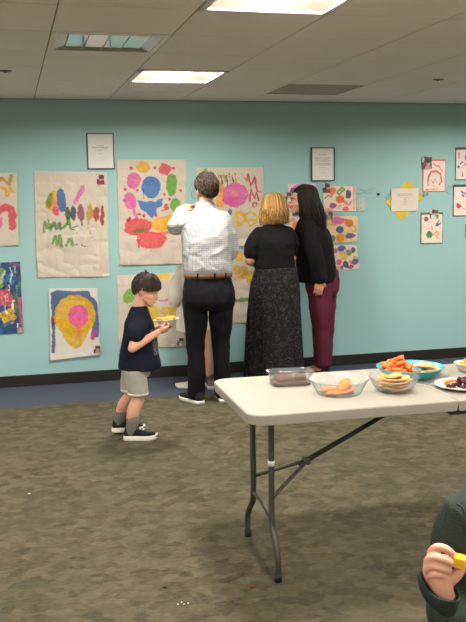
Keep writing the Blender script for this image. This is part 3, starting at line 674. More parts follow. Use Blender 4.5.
small_photo('snapshot stuck on the corner of the red-orange arch drawing', 3.741, 1.922, 3.841, 1.805, (80, 50, 62), .014)
small_photo('snapshot clipped to the top of the green splash drawing', 3.828, 1.432, 3.916, 1.345, (130, 86, 80), .014)

# ------------------------------------------------------------------ people: helpers
SKIN = mat('skin_fair', (222, 166, 142), .5, .06, 20, .08, spec=.35, sss=.12)
SKIN2 = mat('skin_tan', (206, 146, 120), .5, .06, 20, .08, spec=.35, sss=.12)
LIP = mat('lip_pink', (196, 128, 112), .45, .05, bmp=0)
EYE_W = mat('eye_white', (228, 222, 214), .25, .02, bmp=0); EYE_D = mat('eye_dark', (52, 36, 28), .2, .02, bmp=0)
def hair_mat(name, a, b_, c_):
    m, nt, b = new_mat(name)
    at = N(nt, 'ShaderNodeVertexColor'); at.layer_name = 'pigment'
    sp = N(nt, 'ShaderNodeSeparateColor'); nt.links.new(at.outputs['Color'], sp.inputs[0])
    n = noise(nt, coords(nt), 30, 3)
    f = math_(nt, 'ADD', math_(nt, 'MULTIPLY', sp.outputs[0], .75), math_(nt, 'MULTIPLY', n, .3))
    nt.links.new(mixc(nt, ramp(nt, f, .5, 1), mixc(nt, ramp(nt, f, .0, .5), C4(a), C4(b_)), C4(c_)), b.inputs['Base Color'])
    b.inputs['Roughness'].default_value = .5; b.inputs['Specular IOR Level'].default_value = .25
    MATS[name] = m; return m
def frame(F, U):
    F = V(F).normalized(); U = V(U); U = (U-F*U.dot(F)).normalized(); R = F.cross(U)
    return R, F, U          # right, forward, up
def head(bm, c, F, U, h, jaw=1.0, kid=False):
    """skull, jaw, nose, ears, brow, lips around centre c (mid height)"""
    R, F, U = frame(F, U); s = h/.225; c = V(c)
    prof = [(0., .018, .088, .050), (.05, .034, .094, .030), (.12, .046, .094, .002), (.2, .055, .091, -.04), (.3, .063, .089, -.072), (.42, .068, .09, -.088), (.52, .071, .09, -.096), (.62, .074, .092, -.1), (.72, .074, .09, -.1), (.82, .068, .08, -.094), (.9, .055, .062, -.08), (.96, .036, .04, -.058), (1., .012, .008, -.025)]
    rings = []
    for t, hw, f, bk in prof:
        w_ = hw*(jaw if t < .3 else 1)
        rings.append(ell_ring(c+U*((t-.5)*h)+F*((f+bk)/2*s), R, F, w_*s, (f-bk)/2*s, 24, 2.15))
    rings_to_bm(bm, rings)
    P = lambda r, f, t: c+R*(r*s)+F*(f*s)+U*((t-.5)*h)
    nz = -.009 if kid else 0
    limb(bm, [P(0, .086, .53), P(0, .098+nz*.6, .42), P(0, .109+nz, .345)], [.008*s, .0095*s, .0115*s], 10)
    for q in (-1, 1):
        ball(bm, P(q*.010, .098+nz, .33), .0075*s, 10)
        if not kid: limb(bm, [P(q*.012, .088, .585), P(q*.035, .083, .59), P(q*.052, .066, .57)], [.008*s, .008*s, .006*s], 8)   # brow
        limb(bm, [P(q*.038, .064, .34), P(q*.046, .04, .33), P(q*.05, .01, .3)], [.018*s, .019*s, .014*s], 10)        # cheek
        M = Matrix((R, F, U)).transposed()
        ball(bm, P(q*.075, -.012, .43), .03*s, 14, (.32, .62, 1.05), M @ Matrix.Rotation(q*.35, 3, 'Z'))          # ear
    limb(bm, [P(-.024, .082, .2), P(0, .095, .205), P(.024, .082, .2)], [.005*s, .0085*s, .005*s], 8)
    limb(bm, [P(-.022, .082, .175), P(0, .093, .17), P(.022, .082, .175)], [.005*s, .008*s, .005*s], 8)
    ball(bm, P(0, .082, .05), .016*s, 10)
    return P
def face_bits(parent, P, R, h, brow, closed=False):
    s = h/.225
    for q in (-1, 1):
        bm = bmesh.new(); ball(bm, P(q*.031, .078, .505), .0115*s, 12)
        o = obj('eye', bm, EYE_W, parent); o.data.materials.append(EYE_D)
        c0 = P(q*.031, .0905, .503 if not closed else .49)
        for p in o.data.polygons:
            if (p.center-c0).length < (.0062 if not closed else .009)*s: p.material_index = 1
        bm = bmesh.new(); limb(bm, [P(q*.014, .096, .588), P(q*.034, .0935, .605), P(q*.054, .0745, .588)], [.0022*s, .0028*s, .0015*s], 8); obj('eyebrow', bm, brow, parent)
        bm = bmesh.new(); limb(bm, [P(q*.02, .0875, .515), P(q*.031, .09, .525), P(q*.043, .083, .512)], [.0011*s, .0014*s, .001*s], 6); obj('eyelash', bm, brow, parent)
def hand(bm, wrist, d, n, s, thumb=1, curl=(20, 30, 20), spread=4, thumb_close=.3):
    """wrist point, d = towards the fingertips, n = the way the palm faces, thumb side sign"""
    d = V(d).normalized(); n = V(n); n = (n-d*n.dot(d)).normalized(); t = d.cross(n)*thumb
    w = V(wrist); k = s
    rings = []
    for f, hw, th in ((-.012, .026, .019), (.015, .029, .018), (.045, .039, .0165), (.075, .043, .0145), (.094, .041, .0115)):
        rings.append(ell_ring(w+d*(f*k), t, n, hw*k, th*k, 18, 2.4))
    rings_to_bm(bm, rings)
    for off, L, r in ((.031, .072, .0086), (.0105, .08, .009), (-.0105, .074, .0085), (-.031, .059, .0074)):
        p = w+d*(.086*k)+t*(off*k); ang = 0; a0 = math.radians(off/.031*spread)
        dd = (d*math.cos(a0)+t*math.sin(a0)).normalized()
        pts = [p-dd*(.018*k), p]; rad = [r*k*1.05, r*k*1.05]
        for seg, c in zip((.44, .31, .25), curl):
            ang += math.radians(c); q = dd*math.cos(ang)+n*math.sin(ang)
            p = p+q*(L*seg*k); pts.append(p); rad.append(r*k*(1.0 if seg > .4 else .93 if seg > .3 else .8))
        tube(bm, pts, rad, 12)
    p0 = w+d*(.022*k)+t*(.022*k)+n*(.004*k)
    p1 = p0+(d*.62+t*.72+n*.25).normalized()*(.04*k)
    p2 = p1+(d*.85+t*(.35-thumb_close)+n*(.3+thumb_close)).normalized()*(.032*k)
    p3 = p2+(d*.9+t*(.1-thumb_close)+n*(.3+thumb_close)).normalized()*(.026*k)
    tube(bm, [p0, p1, p2, p3], [.015*k, .012*k, .0102*k, .0082*k], 12)
def lips(me, P, s, skin):
    me.materials.append(skin); me.materials.append(LIP)
    a, b_ = P(0, .094, .205), P(0, .094, .17)
    U = (P(0, 0, 1)-P(0, 0, 0)).normalized(); F = (P(0, 1, 0)-P(0, 0, 0)).normalized(); R = F.cross(U)
    c = (a+b_)/2
    for p in me.polygons:
        d = p.center-c
        if abs(d.dot(U)) < .0085*s*(1-abs(d.dot(R))/(.034*s)) and abs(d.dot(R)) < .019*s and d.dot(F) > -.016*s: p.material_index = 1
def strands(bm, tint, specs, n=6):
    """specs: (points, radii, tint); tint list grows one value per vertex"""
    for pts, rad, tv in specs:
        k0 = len(bm.verts); p, r = smooth_path(pts, rad, 3); tube(bm, p, r, n, .6)
        tint += [tv]*(len(bm.verts)-k0)
def hair_obj(parent, bm, tint, m, name='hair'):
    bmesh.ops.recalc_face_normals(bm, faces=bm.faces)
    me = bpy.data.meshes.new(name); bm.to_mesh(me); bm.free()
    set_color(me, np.repeat(np.array(tint)[:, None], 3, 1)); return link(name, me, m, parent)
def cap_rings(c, R, F, U, a, b_, cc, th_max, n=28):
    """skull cap; th_max(az) gives the polar angle where the hair ends"""
    rings = []
    for i in range(1, 13):
        row = []
        for j in range(n):
            az = 2*PI*j/n; th = th_max(az)*i/12
            row.append(V(c)+R*(a*math.sin(th)*math.cos(az))+F*(b_*math.sin(th)*math.sin(az))+U*(cc*math.cos(th)))
        rings.append(row)
    return rings
GARMENTS = []
def shoe(parent, heel, d, L, upper, sole, H=.09, w=1.0, sole_h=.028):
    """heel point on the floor, d = heading; one shoe: upper with its sole as a part"""
    d = V((d[0], d[1], 0)).normalized(); t = V((-d.y, d.x, 0)); Z = V((0, 0, 1)); hl = V(heel); k = L/.29
    bm = bmesh.new(); rings = []
    for f, hw, z1 in ((.0, .018, .6), (.03, .034, .98), (.12, .038, 1.0), (.28, .038, .98), (.42, .041, .82), (.6, .046, .62), (.8, .044, .56), (.93, .032, .5), (1.0, .014, .42)):
        zz_ = sole_h*.5+(H*z1-sole_h*.5)/2; rings.append(ell_ring(hl+d*(f*L)+Z*zz_, t, Z, hw*k*w, (H*z1-sole_h*.5)/2, 16, 2.6))
    rings_to_bm(bm, rings)
    s = link('shoe', bake(bm, .004, 2, 'shoe'), upper, parent); GARMENTS.append(s)
    bm = bmesh.new(); prof = [(0., .02), (.03, .036), (.15, .041), (.35, .04), (.6, .05), (.8, .048), (.93, .034), (1.01, .014)]
    lf = [hl+d*(f*L-.004)+t*(wd*k*w) for f, wd in prof]; rg = [hl+d*(f*L-.004)-t*(wd*k*w) for f, wd in prof][::-1]
    o = lf+rg; rr_ = []
    for z_, sc_l in ((0.001, .97), (.006, 1.), (sole_h*.9, 1.), (sole_h, .96)):
        cen = hl+d*(.5*L); rr_.append([cen+(p-cen)*sc_l+Z*z_+Z*(.012*max(0, ((p-hl).dot(d)/L-.8)/.2)**2) for p in o])
    rings_to_bm(bm, rr_); obj('sole', bm, sole, s)
    return s
SHOE_BLK = fabric('black_mesh_shoe', (32, 32, 36), 300, .4); SOLE_W = mat('white_rubber', (226, 220, 208), .6, .04, 20, .1)
SHOE_WHT = fabric('white_shoe', (212, 208, 200), 300, .3); SHOE_GRY = fabric('grey_print_shoe', (110, 108, 100), 80, .4, .6)

def garment(parent, name, build, m, voxel=.008, smooth=4, wr=(.009, 9, (1, 1, .6)), seed=1, mask=None, inflate=.004):
    bm = bmesh.new(); build(bm); me = bake(bm, voxel, smooth, name)
    set_co(me, get_co(me)+get_no(me)*inflate)
    wrinkle(me, wr[0], wr[1], seed, wr[2], mask)
    o = link(name, me, m, parent); GARMENTS.append(o); return o
def tuck(body):
    """draw the skin in wherever it would show through the cloth that lies on it"""
    from mathutils.bvhtree import BVHTree
    me = body.data; P = get_co(me); Nn = get_no(me); moved = False
    for g in GARMENTS:
        if g.parent is not body: continue
        gm = g.data; bv = BVHTree.FromPolygons([v.co[:] for v in gm.vertices], [tuple(q.vertices) for q in gm.polygons])
        for i in range(len(P)):
            h_ = bv.find_nearest(V(P[i]), .04)
            if h_[0] is None: continue
            sd = (V(P[i])-h_[0]).dot(h_[1])
            if -.005 < sd < .013 and h_[1].dot(V(Nn[i])) > .45: P[i] = h_[0]-h_[1]*.006
    set_co(me, P)

# ------------------------------------------------------------------ man in white shirt, seen from behind
FWD, UPZ = V((-.06, 1, .03)), V((0, 0, 1)); X, Y_, Z = V((1, 0, 0)), V((0, 1, 0)), V((0, 0, 1))
def build_man():
    ox, oy = 1.445, 6.5
    hc, hh = V((.012, .02, 1.635)), .228
    FH = V((-.25, 1, .05))
    bm = bmesh.new()
    loft(bm, [((0, 0, .80), .12, .09), ((0, 0, .88), .165, .115), ((0, 0, .98), .15, .1), ((0, 0, 1.12), .155, .105), ((0, 0, 1.28), .175, .115), ((0, 0, 1.39), .175, .095), ((0, .0, 1.45), .13, .07), ((0, .0, 1.5), .06, .055)], X, Y_)
    limb(bm, [(0, 0, 1.44), (0, .005, 1.52), hc-V((0, .02, .04))], [.062, .056, .056])
    P = head(bm, hc, FH, UPZ, hh)
    LS, LE, LW = V((-.16, 0, 1.405)), V((-.215, .13, 1.36)), V((-.115, .34, 1.475))
    RS, RE, RW = V((.155, 0, 1.405)), V((.19, .04, 1.15)), V((.1, .25, 1.12))
    limb(bm, [LS, (LS+LE)/2, LE], [.05, .046, .038]); limb(bm, [LE, (LE+LW)/2, LW], [.038, .036, .026])
    limb(bm, [RS, (RS+RE)/2, RE], [.05, .046, .038]); limb(bm, [RE, (RE+RW)/2, RW], [.038, .036, .026])
    hand(bm, LW, (.55, .45, .45), (.5, .55, -.6), .95, -1, (25, 35, 25)); hand(bm, RW, (-.5, .8, .1), (-.6, -.3, .3), .95, 1, (30, 40, 30))
    for hx, kx, ax in ((-.09, -.098, -.103), (.095, .102, .105)):
        limb(bm, [(hx, 0, .84), ((hx+kx)/2, .0, .64), (kx, .01, .44), ((kx+ax)/2, -.005, .28), (ax, 0, .09)], [.095, .08, .056, .052, .038])
    fd = [(-.098, -.03, -.4, 1), (.108, -.03, .12, 1)]
    for fx, fy, dx, dy in fd:
        d = V((dx, dy, 0)).normalized(); limb(bm, [V((fx, fy, .05)), V((fx, fy, .045))+d*.1, V((fx, fy, .03))+d*.2], [.034, .034, .022])
    me = bake(bm, .006, 2, 'person'); lips(me, P, hh/.225, SKIN)
    o = link('person', me, None, None, (ox, oy, 0))
    tag(o, 'man in a white checked shirt and black trousers, back turned, hand raised', 'person')
    R, F, U = frame(FH, UPZ); face_bits(o, P, R, hh, mat('brow_brown', (58, 42, 32), .8, bmp=0))
    # shirt
    m, nt, b = new_mat('checked_shirt'); v = coords(nt); sx = N(nt, 'ShaderNodeSeparateXYZ'); nt.links.new(v, sx.inputs[0])
    n = noise(nt, v, 6, 3)
    lines = []
    for s_ in (math_(nt, 'ADD', sx.outputs[0], math_(nt, 'MULTIPLY', sx.outputs[1], .6)), sx.outputs[2]):
        f = math_(nt, 'FRACT', math_(nt, 'MULTIPLY', s_, 1/.0155)); d_ = math_(nt, 'ABSOLUTE', math_(nt, 'SUBTRACT', f, .5)); lines.append(ramp(nt, d_, .05, .15, 1, 0))
    g = math_(nt, 'MULTIPLY', math_(nt, 'MAXIMUM', lines[0], lines[1]), .6)
    nt.links.new(mixc(nt, g, C4((200, 198, 197)), C4((112, 114, 126))), b.inputs['Base Color']); b.inputs['Roughness'].default_value = .85; b.inputs['Specular IOR Level'].default_value = .2
    bump(nt, b, noise(nt, coords(nt, (1, .6, 1.2), (0, .6, 0)), 14, 2, .4), .6, .03); MATS['checked_shirt'] = m
    def shirt(bm):
        loft(bm, [((.008, 0, .985), .17, .12), ((.008, 0, 1.005), .176, .126), ((.008, 0, 1.035), .186, .136), ((0, 0, 1.12), .182, .134), ((0, 0, 1.25), .186, .132), ((0, 0, 1.36), .184, .114), ((0, 0, 1.425), .158, .088), ((0, 0, 1.465), .115, .072), ((0, .0, 1.495), .07, .064)], X, Y_, p=2.3)
        limb(bm, [LS+V((.03, 0, .0)), (LS+LE)/2+V((0, 0, -.005)), LE, LE+(LW-LE)*.45, LE+(LW-LE)*.9], [.07, .066, .056, .05, .044])
        limb(bm, [RS+V((-.03, 0, .0)), (RS+RE)/2+V((.003, 0, 0)), RE+V((.005, 0, 0)), RE+(RW-RE)*.45, RE+(RW-RE)*.9], [.07, .064, .056, .05, .044])
    s = garment(o, 'shirt', shirt, MATS['checked_shirt'], .007, 4, (.016, 7, (1, 1, .9)), 4)
    bm = bmesh.new(); cr = [ell_ring(V((0, .0, z_))+V((0, .004*i, 0)), X, Y_, r_*1.0, r_*.98, 24) for i, (z_, r_) in enumerate(((1.478, .074), (1.50, .07), (1.535, .066), (1.54, .069), (1.515, .075), (1.48, .083)))]
    rings_to_bm(bm, cr, cap=False); obj('collar', bm, MATS['checked_shirt'], s)
    # trousers
    blk = fabric('black_trousers', (12, 12, 17), 600, .25, .2)
    def tr(bm):
        loft(bm, [((.008, 0, .98), .172, .12), ((.008, 0, .93), .182, .128), ((.01, -.005, .86), .2, .142), ((.01, -.01, .79), .2, .14), ((.01, 0, .73), .185, .115)], X, Y_, p=2.4)
        for hx, kx, ax in ((-.098, -.098, -.103), (.105, .102, .105)):
            limb(bm, [(hx, 0, .8), ((hx+kx)/2, .0, .62), (kx, .01, .44), ((kx+ax)/2, -.01, .26), (ax, -.005, .1), (ax, -.005, .075)], [.1, .086, .066, .06, .058, .057])
    garment(o, 'trousers', tr, blk, .008, 3, (.017, 9, (1, 1, .7)), 8)
    bm = bmesh.new(); rr_ = [ell_ring((.008, 0, z_), X, Y_, .183+e_, .13+e_, 32, 2.4) for z_, e_ in ((.972, -.004), (.974, .002), (1.004, .003), (1.007, -.004))]
    rings_to_bm(bm, rr_); bl = obj('belt', bm, mat('brown_leather', (112, 78, 54), .5, .2, 60, .2), o)
    for ax in (-.1, .03, .12):
        bm = bmesh.new(); y = -.132*(1-(abs(ax)/.186)**2.4)**(1/2.4); box(bm, (ax-.006, y-.008, .966), (ax+.006, y+.006, 1.012), .002); obj('belt_loop', bm, blk, bl)
    for fx, fy, dx, dy in fd:
        d = V((dx, dy, 0)).normalized(); shoe(o, V((fx, fy, 0))-d*.045, d, .29, SHOE_BLK, SOLE_W, .095)
    # wrist watch on the raised arm
    q = LE+(LW-LE)*.97; dd = (LW-LE).normalized(); uu = dd.cross(Z).normalized()
    bm = bmesh.new(); rings_to_bm(bm, [ell_ring(q+dd*e_, uu, dd.cross(uu), r_, r_, 20) for e_, r_ in ((-.011, .030), (-.009, .034), (.009, .034), (.011, .030))]); obj('wrist_watch', bm, mat('black_strap', (26, 25, 26), .5, bmp=0), o)
    # short hair
    hm = hair_mat('brown_hair', (20, 15, 12), (48, 36, 29), (104, 84, 68))
    bm = bmesh.new(); tint = []; r_ = random.Random(2); s = hh/.225
    c = hc+U*(.018*s)-F*.006
    th = lambda az: math.radians(98-30*max(0, math.sin(az))+34*max(0, -math.sin(az))**1.5)
    rows = cap_rings(c, R, F, U, .081*s, .106*s, .108*s, th); k0 = len(bm.verts); rings_to_bm(bm, rows); tint += [.25]*(len(bm.verts)-k0)
    sp = []
    for k in range(900):
        az = r_.uniform(0, 2*PI); t0 = th(az)*math.sqrt(r_.uniform(.0, .9))
        pt = lambda t_, e_, a_=az: c+R*((.081*s+e_)*math.sin(t_)*math.cos(a_))+F*((.106*s+e_)*math.sin(t_)*math.sin(a_))+U*((.108*s+e_)*math.cos(t_))
        L = r_.uniform(.25, .42); da = r_.uniform(-.2, .2); e1 = .003+.012*max(0, math.cos(t0))*r_.random()
        sp.append(([pt(t0, -.003), pt(t0+L*.5, e1, az+da*.5), pt(min(t0+L, th(az)+.05), .001+e1*.4, az+da)], [.0026, .0046, .001], r_.random()))
    strands(bm, tint, sp, 6); hair_obj(o, bm, tint, hm); return o
tuck(build_man())

# ------------------------------------------------------------------ child mostly hidden behind the man
def build_hidden_child():
    ox, oy = 1.445, 6.98
    hc, hh = V((.0, .03, 1.17)), .205; FH = V((.2, 1, .1))
    bm = bmesh.new()
    loft(bm, [((0, 0, .56), .09, .075), ((0, 0, .62), .115, .085), ((0, 0, .72), .1, .075), ((0, 0, .86), .115, .08), ((0, 0, .96), .115, .065), ((0, 0, 1.01), .07, .05), ((0, 0, 1.04), .04, .04)], X, Y_)
    limb(bm, [(0, 0, 1.0), (0, .01, 1.06), hc-V((0, .02, .04))], [.042, .04, .042]); P = head(bm, hc, FH, UPZ, hh, 1.05, True)
    LS, LE, LW = V((-.11, 0, .98)), V((-.155, -.03, .78)), V((-.1, .14, .70)); RS, RE, RW = V((.11, 0, .98)), V((.15, .03, .80)), V((.06, .17, .82))
    for a, b_, c_ in ((LS, LE, LW), (RS, RE, RW)):
        limb(bm, [a, (a+b_)/2, b_], [.034, .03, .026]); limb(bm, [b_, (b_+c_)/2, c_], [.026, .024, .019])
    hand(bm, LW, (.3, .9, -.2), (.8, -.2, 0), .72, -1); hand(bm, RW, (-.4, .8, .3), (-.6, 0, -.4), .72, 1)
    legs = [(-.05, -.025, -.01), (.06, .085, .115)]
    for hx, kx, ax in legs: limb(bm, [(hx, 0, .58), ((hx+kx)/2, 0, .45), (kx, -.01, .33), ((kx+ax)/2, -.015, .22), (ax, 0, .07)], [.062, .055, .042, .042, .029])
    fd = [(.0, .03, -.85, .35), (.115, -.03, .1, 1)]
    for fx, fy, dx, dy in fd:
        d = V((dx, dy, 0)).normalized(); limb(bm, [V((fx, fy, .045)), V((fx, fy, .035))+d*.07, V((fx, fy, .028))+d*.14], [.028, .027, .019])
    me = bake(bm, .005, 2, 'person'); lips(me, P, hh/.225, SKIN); o = link('person', me, None, None, (ox, oy, 0))
    tag(o, 'child with bare legs in a long cream top, mostly hidden behind the man', 'person')
    R, F, U = frame(FH, UPZ); hb = hair_mat('light_brown_hair', (66, 48, 34), (104, 78, 54), (140, 108, 76)); face_bits(o, P, R, hh, MATS['brow_brown'])
    cream = fabric('cream_fleece', (240, 233, 221), 200, .5)
    def top(bm):
        loft(bm, [((-.02, 0, .50), .135, .12), ((-.015, 0, .62), .14, .115), ((0, 0, .75), .13, .1), ((0, 0, .88), .135, .1), ((0, 0, .97), .125, .08), ((0, 0, 1.015), .08, .06), ((0, 0, 1.05), .052, .052)], X, Y_)
        limb(bm, [LS+V((.02, 0, 0)), (LS+LE)/2+V((-.01, 0, 0)), LE+V((-.01, 0, -.02)), LE+(LW-LE)*.5, LE+(LW-LE)*.95], [.055, .055, .052, .046, .04])
        limb(bm, [RS+V((-.02, 0, 0)), (RS+RE)/2, RE, RE+(RW-RE)*.5, RE+(RW-RE)*.95], [.055, .053, .048, .042, .038])
    garment(o, 'long_top', top, cream, .007, 3, (.014, 9, (1, 1, .6)), 12)
    for (fx, fy, dx, dy), um in zip(fd, (SHOE_WHT, SHOE_GRY)):
        d = V((dx, dy, 0)).normalized(); shoe(o, V((fx, fy, 0))-d*.04, d, .215, um, SOLE_W, .08)
    for (fx, fy, dx, dy), (hx, kx, ax) in zip(fd, legs):
        bm = bmesh.new(); tube(bm, [(ax, 0, .06), (ax-.001, -.002, .115)], [.036, .037], 14); obj('sock', bm, fabric('patterned_sock', (92, 92, 84), 60, .4, .7), o)
    bm = bmesh.new(); tint = []; r_ = random.Random(4); s = hh/.225; c = hc+U*(.016*s)-F*.006
    th = lambda az: math.radians(112-44*max(0, math.sin(az))+8*max(0, -math.sin(az)))
    rows = cap_rings(c, R, F, U, .081*s, .106*s, .108*s, th); rings_to_bm(bm, rows); tint += [.3]*len(bm.verts); sp = []
    for k in range(160):
        az = r_.uniform(0, 2*PI); t0 = th(az)*math.sqrt(r_.uniform(0, .8))
        pt = lambda t_, e_: c+R*((.081*s+e_)*math.sin(t_)*math.cos(az))+F*((.106*s+e_)*math.sin(t_)*math.sin(az))+U*((.108*s+e_)*math.cos(t_))
        sp.append(([pt(t0, 0), pt(t0+.25, .004), pt(min(t0+.5, th(az)+.06), .003)], [.004, .006, .002], r_.random()))
    strands(bm, tint, sp, 5); hair_obj(o, bm, tint, hb); return o
tuck(build_hidden_child())

def long_hair(parent, hc, FH, hh, m, seed, n, length, wave, face_half, cut, pull=(0, 0), cap_tint=.3, thick=.0075):
    """strands that follow the skull from a parting and hang to the given lengths"""
    R, F, U = frame(FH, UPZ); s = hh/.225; c = V(hc)+U*(.018*s)-F*.006
    bm = bmesh.new(); tint = []; r_ = random.Random(seed)
    def th(az):
        f = math.sin(az)
        return math.radians(62 if f > math.cos(math.radians(face_half)) else 108)
    ths = lambda az: math.radians(112)-math.radians(50)*max(0., min(1., (math.sin(az)-.25)/.4))
    rings_to_bm(bm, cap_rings(c, R, F, U, .082*s, .107*s, .11*s, ths)); tint += [cap_tint]*len(bm.verts)
    sp = []
    for k in range(n):
        az = r_.uniform(PI/2+math.radians(face_half), PI/2+2*PI-math.radians(face_half))
        e0 = r_.uniform(.002, .016)
        pt = lambda t_, e_: c+R*((.082*s+e_)*math.sin(t_)*math.cos(az))+F*((.107*s+e_)*math.sin(t_)*math.sin(az))+U*((.11*s+e_)*math.cos(t_))
        t0 = r_.uniform(.05, .5)
        pts = [pt(t0, e0*.3), pt(.8, e0+.003), pt(1.2, e0+.006), pt(1.6, e0+.008)]
        rad = [thick*.5, thick, thick*1.1, thick*1.15]
        q = pts[-1].copy(); L = length*r_.uniform(.76, 1.05); ph = r_.uniform(0, 6.28); st_ = 6
        out = (R*math.cos(az)*.082+F*math.sin(az)*.107).normalized()
        for j in range(1, st_+1):
            f = j/st_
            w_ = wave*math.sin(ph+f*6.5)*min(1, f*2)
            p = q-Z*(L*f)+out*(cut*math.sin(f*PI*.9)+w_)+out.cross(Z)*(w_*.8)+V((pull[0], pull[1], 0))*f
            pts.append(p); rad.append(thick*(1.15-.75*f**2))
        sp.append((pts, rad, r_.random()))
    strands(bm, tint, sp, 6); return hair_obj(parent, bm, tint, m)

# ------------------------------------------------------------------ blonde woman in a long skirt
def build_blonde():
    ox, oy = 2.12, 6.95
    hc, hh = V((.008, .03, 1.483)), .215; FH = V((-.25, 1, -.08))
    bm = bmesh.new()
    loft(bm, [((0, 0, .74), .14, .1), ((0, 0, .84), .185, .13), ((0, 0, .93), .175, .12), ((0, 0, 1.02), .15, .11), ((0, 0, 1.15), .155, .115), ((0, 0, 1.24), .16, .1), ((0, 0, 1.3), .13, .075), ((0, 0, 1.345), .06, .055)], X, Y_)
    limb(bm, [(0, 0, 1.3), (0, .01, 1.37), hc-V((0, .02, .04))], [.055, .05, .05]); P = head(bm, hc, FH, UPZ, hh, .92)
    LS, LE, LW = V((-.152, 0, 1.262)), V((-.212, -.01, 1.055)), V((-.13, .2, 1.01)); RS, RE, RW = V((.145, 0, 1.265)), V((.165, .05, 1.06)), V((.1, .22, 1.08))
    for a, b_, c_ in ((LS, LE, LW), (RS, RE, RW)):
        limb(bm, [a, (a+b_)/2, b_], [.05, .047, .04]); limb(bm, [b_, (b_+c_)/2, c_], [.041, .037, .025])
    hand(bm, LW, (.4, .9, .05), (.7, -.3, .4), .9, -1); hand(bm, RW, (-.4, .8, .3), (-.6, 0, -.4), .9, 1)
    for hx in (-.09, .09): limb(bm, [(hx, 0, .78), (hx, 0, .6), (hx, .01, .42), (hx, -.01, .28), (hx, 0, .08)], [.095, .08, .055, .05, .034])
    for hx in (-.09, .09): limb(bm, [V((hx, -.03, .04)), V((hx, .07, .032)), V((hx, .15, .026))], [.03, .032, .02])
    me = bake(bm, .006, 2, 'person'); lips(me, P, hh/.225, SKIN2); o = link('person', me, None, None, (ox, oy, 0))
    tag(o, 'blonde woman in a black short sleeved top and long patterned skirt, back turned', 'person')
    R, F, U = frame(FH, UPZ); face_bits(o, P, R, hh, mat('brow_dark_blond', (110, 80, 50), .8, bmp=0))
    blk = fabric('black_jersey', (15, 14, 15), 500, .25, .2)
    def top(bm):
        loft(bm, [((.005, 0, .99), .168, .13), ((.005, 0, 1.03), .165, .13), ((0, 0, 1.12), .164, .13), ((0, 0, 1.2), .168, .126), ((0, 0, 1.265), .162, .1), ((0, 0, 1.305), .145, .08), ((0, 0, 1.345), .07, .062)], X, Y_)
        limb(bm, [LS+V((.03, 0, 0)), LS+(LE-LS)*.35+V((-.008, 0, 0)), LS+(LE-LS)*.66+V((-.004, 0, 0))], [.064, .066, .064]); limb(bm, [RS+V((-.03, 0, 0)), RS+(RE-RS)*.35, RS+(RE-RS)*.66], [.064, .062, .06])
    garment(o, 'black_top', top, blk, .007, 3, (.014, 9, (1, 1, 1.2)), 21)
    m, nt, b = new_mat('patterned_skirt'); v = coords(nt)
    vo = N(nt, 'ShaderNodeTexVoronoi', feature='DISTANCE_TO_EDGE'); vo.inputs['Scale'].default_value = 50; vo.inputs['Randomness'].default_value = 1
    wq = N(nt, 'ShaderNodeTexNoise'); wq.inputs['Scale'].default_value = 26; nt.links.new(v, wq.inputs['Vector'])
    mx = N(nt, 'ShaderNodeMix', data_type='VECTOR'); mx.inputs[0].default_value = .06; nt.links.new(v, mx.inputs[4]); nt.links.new(wq.outputs['Color'], mx.inputs[5]); nt.links.new(mx.outputs[1], vo.inputs['Vector'])
    f = math_(nt, 'MULTIPLY', ramp(nt, vo.outputs['Distance'], .015, .07, 1, 0), ramp(nt, noise(nt, v, 34, 4), .42, .6))
    nt.links.new(mixc(nt, f, C4((21, 20, 22)), C4((84, 80, 80))), b.inputs['Base Color']); b.inputs['Roughness'].default_value = .8; b.inputs['Specular IOR Level'].default_value = .2; MATS['patterned_skirt'] = m
    bm = bmesh.new(); rows = []
    r_ = random.Random(8); ph = [r_.uniform(0, 6.28) for _ in range(4)]
    for z_, rx, ry, am in ((1.0, .160, .125, 0), (.985, .173, .137, 0), (.93, .188, .15, .002), (.85, .206, .165, .004), (.75, .215, .175, .007), (.6, .22, .185, .012), (.4, .225, .195, .016), (.2, .23, .205, .018), (.045, .234, .21, .02), (.04, .226, .2, .02)):
        row = []
        for i in range(96):
            a = 2*PI*i/96; w_ = am*(math.sin(9*a+ph[0]+z_)+.6*math.sin(14*a+ph[1])+.5*math.sin(5*a+ph[2]-z_*2))
            row.append(V((.008-.008*(1-z_)+(rx+w_)*math.cos(a), (ry+w_)*math.sin(a), z_)))
        rows.append(row)
    rings_to_bm(bm, rows); s = obj('skirt', bm, MATS['patterned_skirt'], o)
    for hx in (-.09, .09): shoe(o, V((hx, -.06, 0)), V((0, 1, 0)), .25, SHOE_BLK, mat('dark_rubber', (40, 38, 38), .6), .06, 1, .015)
    long_hair(o, hc, FH, hh, hair_mat('blonde_hair', (66, 42, 22), (164, 118, 60), (228, 188, 120)), 3, 760, .145, .010, 52, .010, (0, 0), .25, .005); return o
tuck(build_blonde())

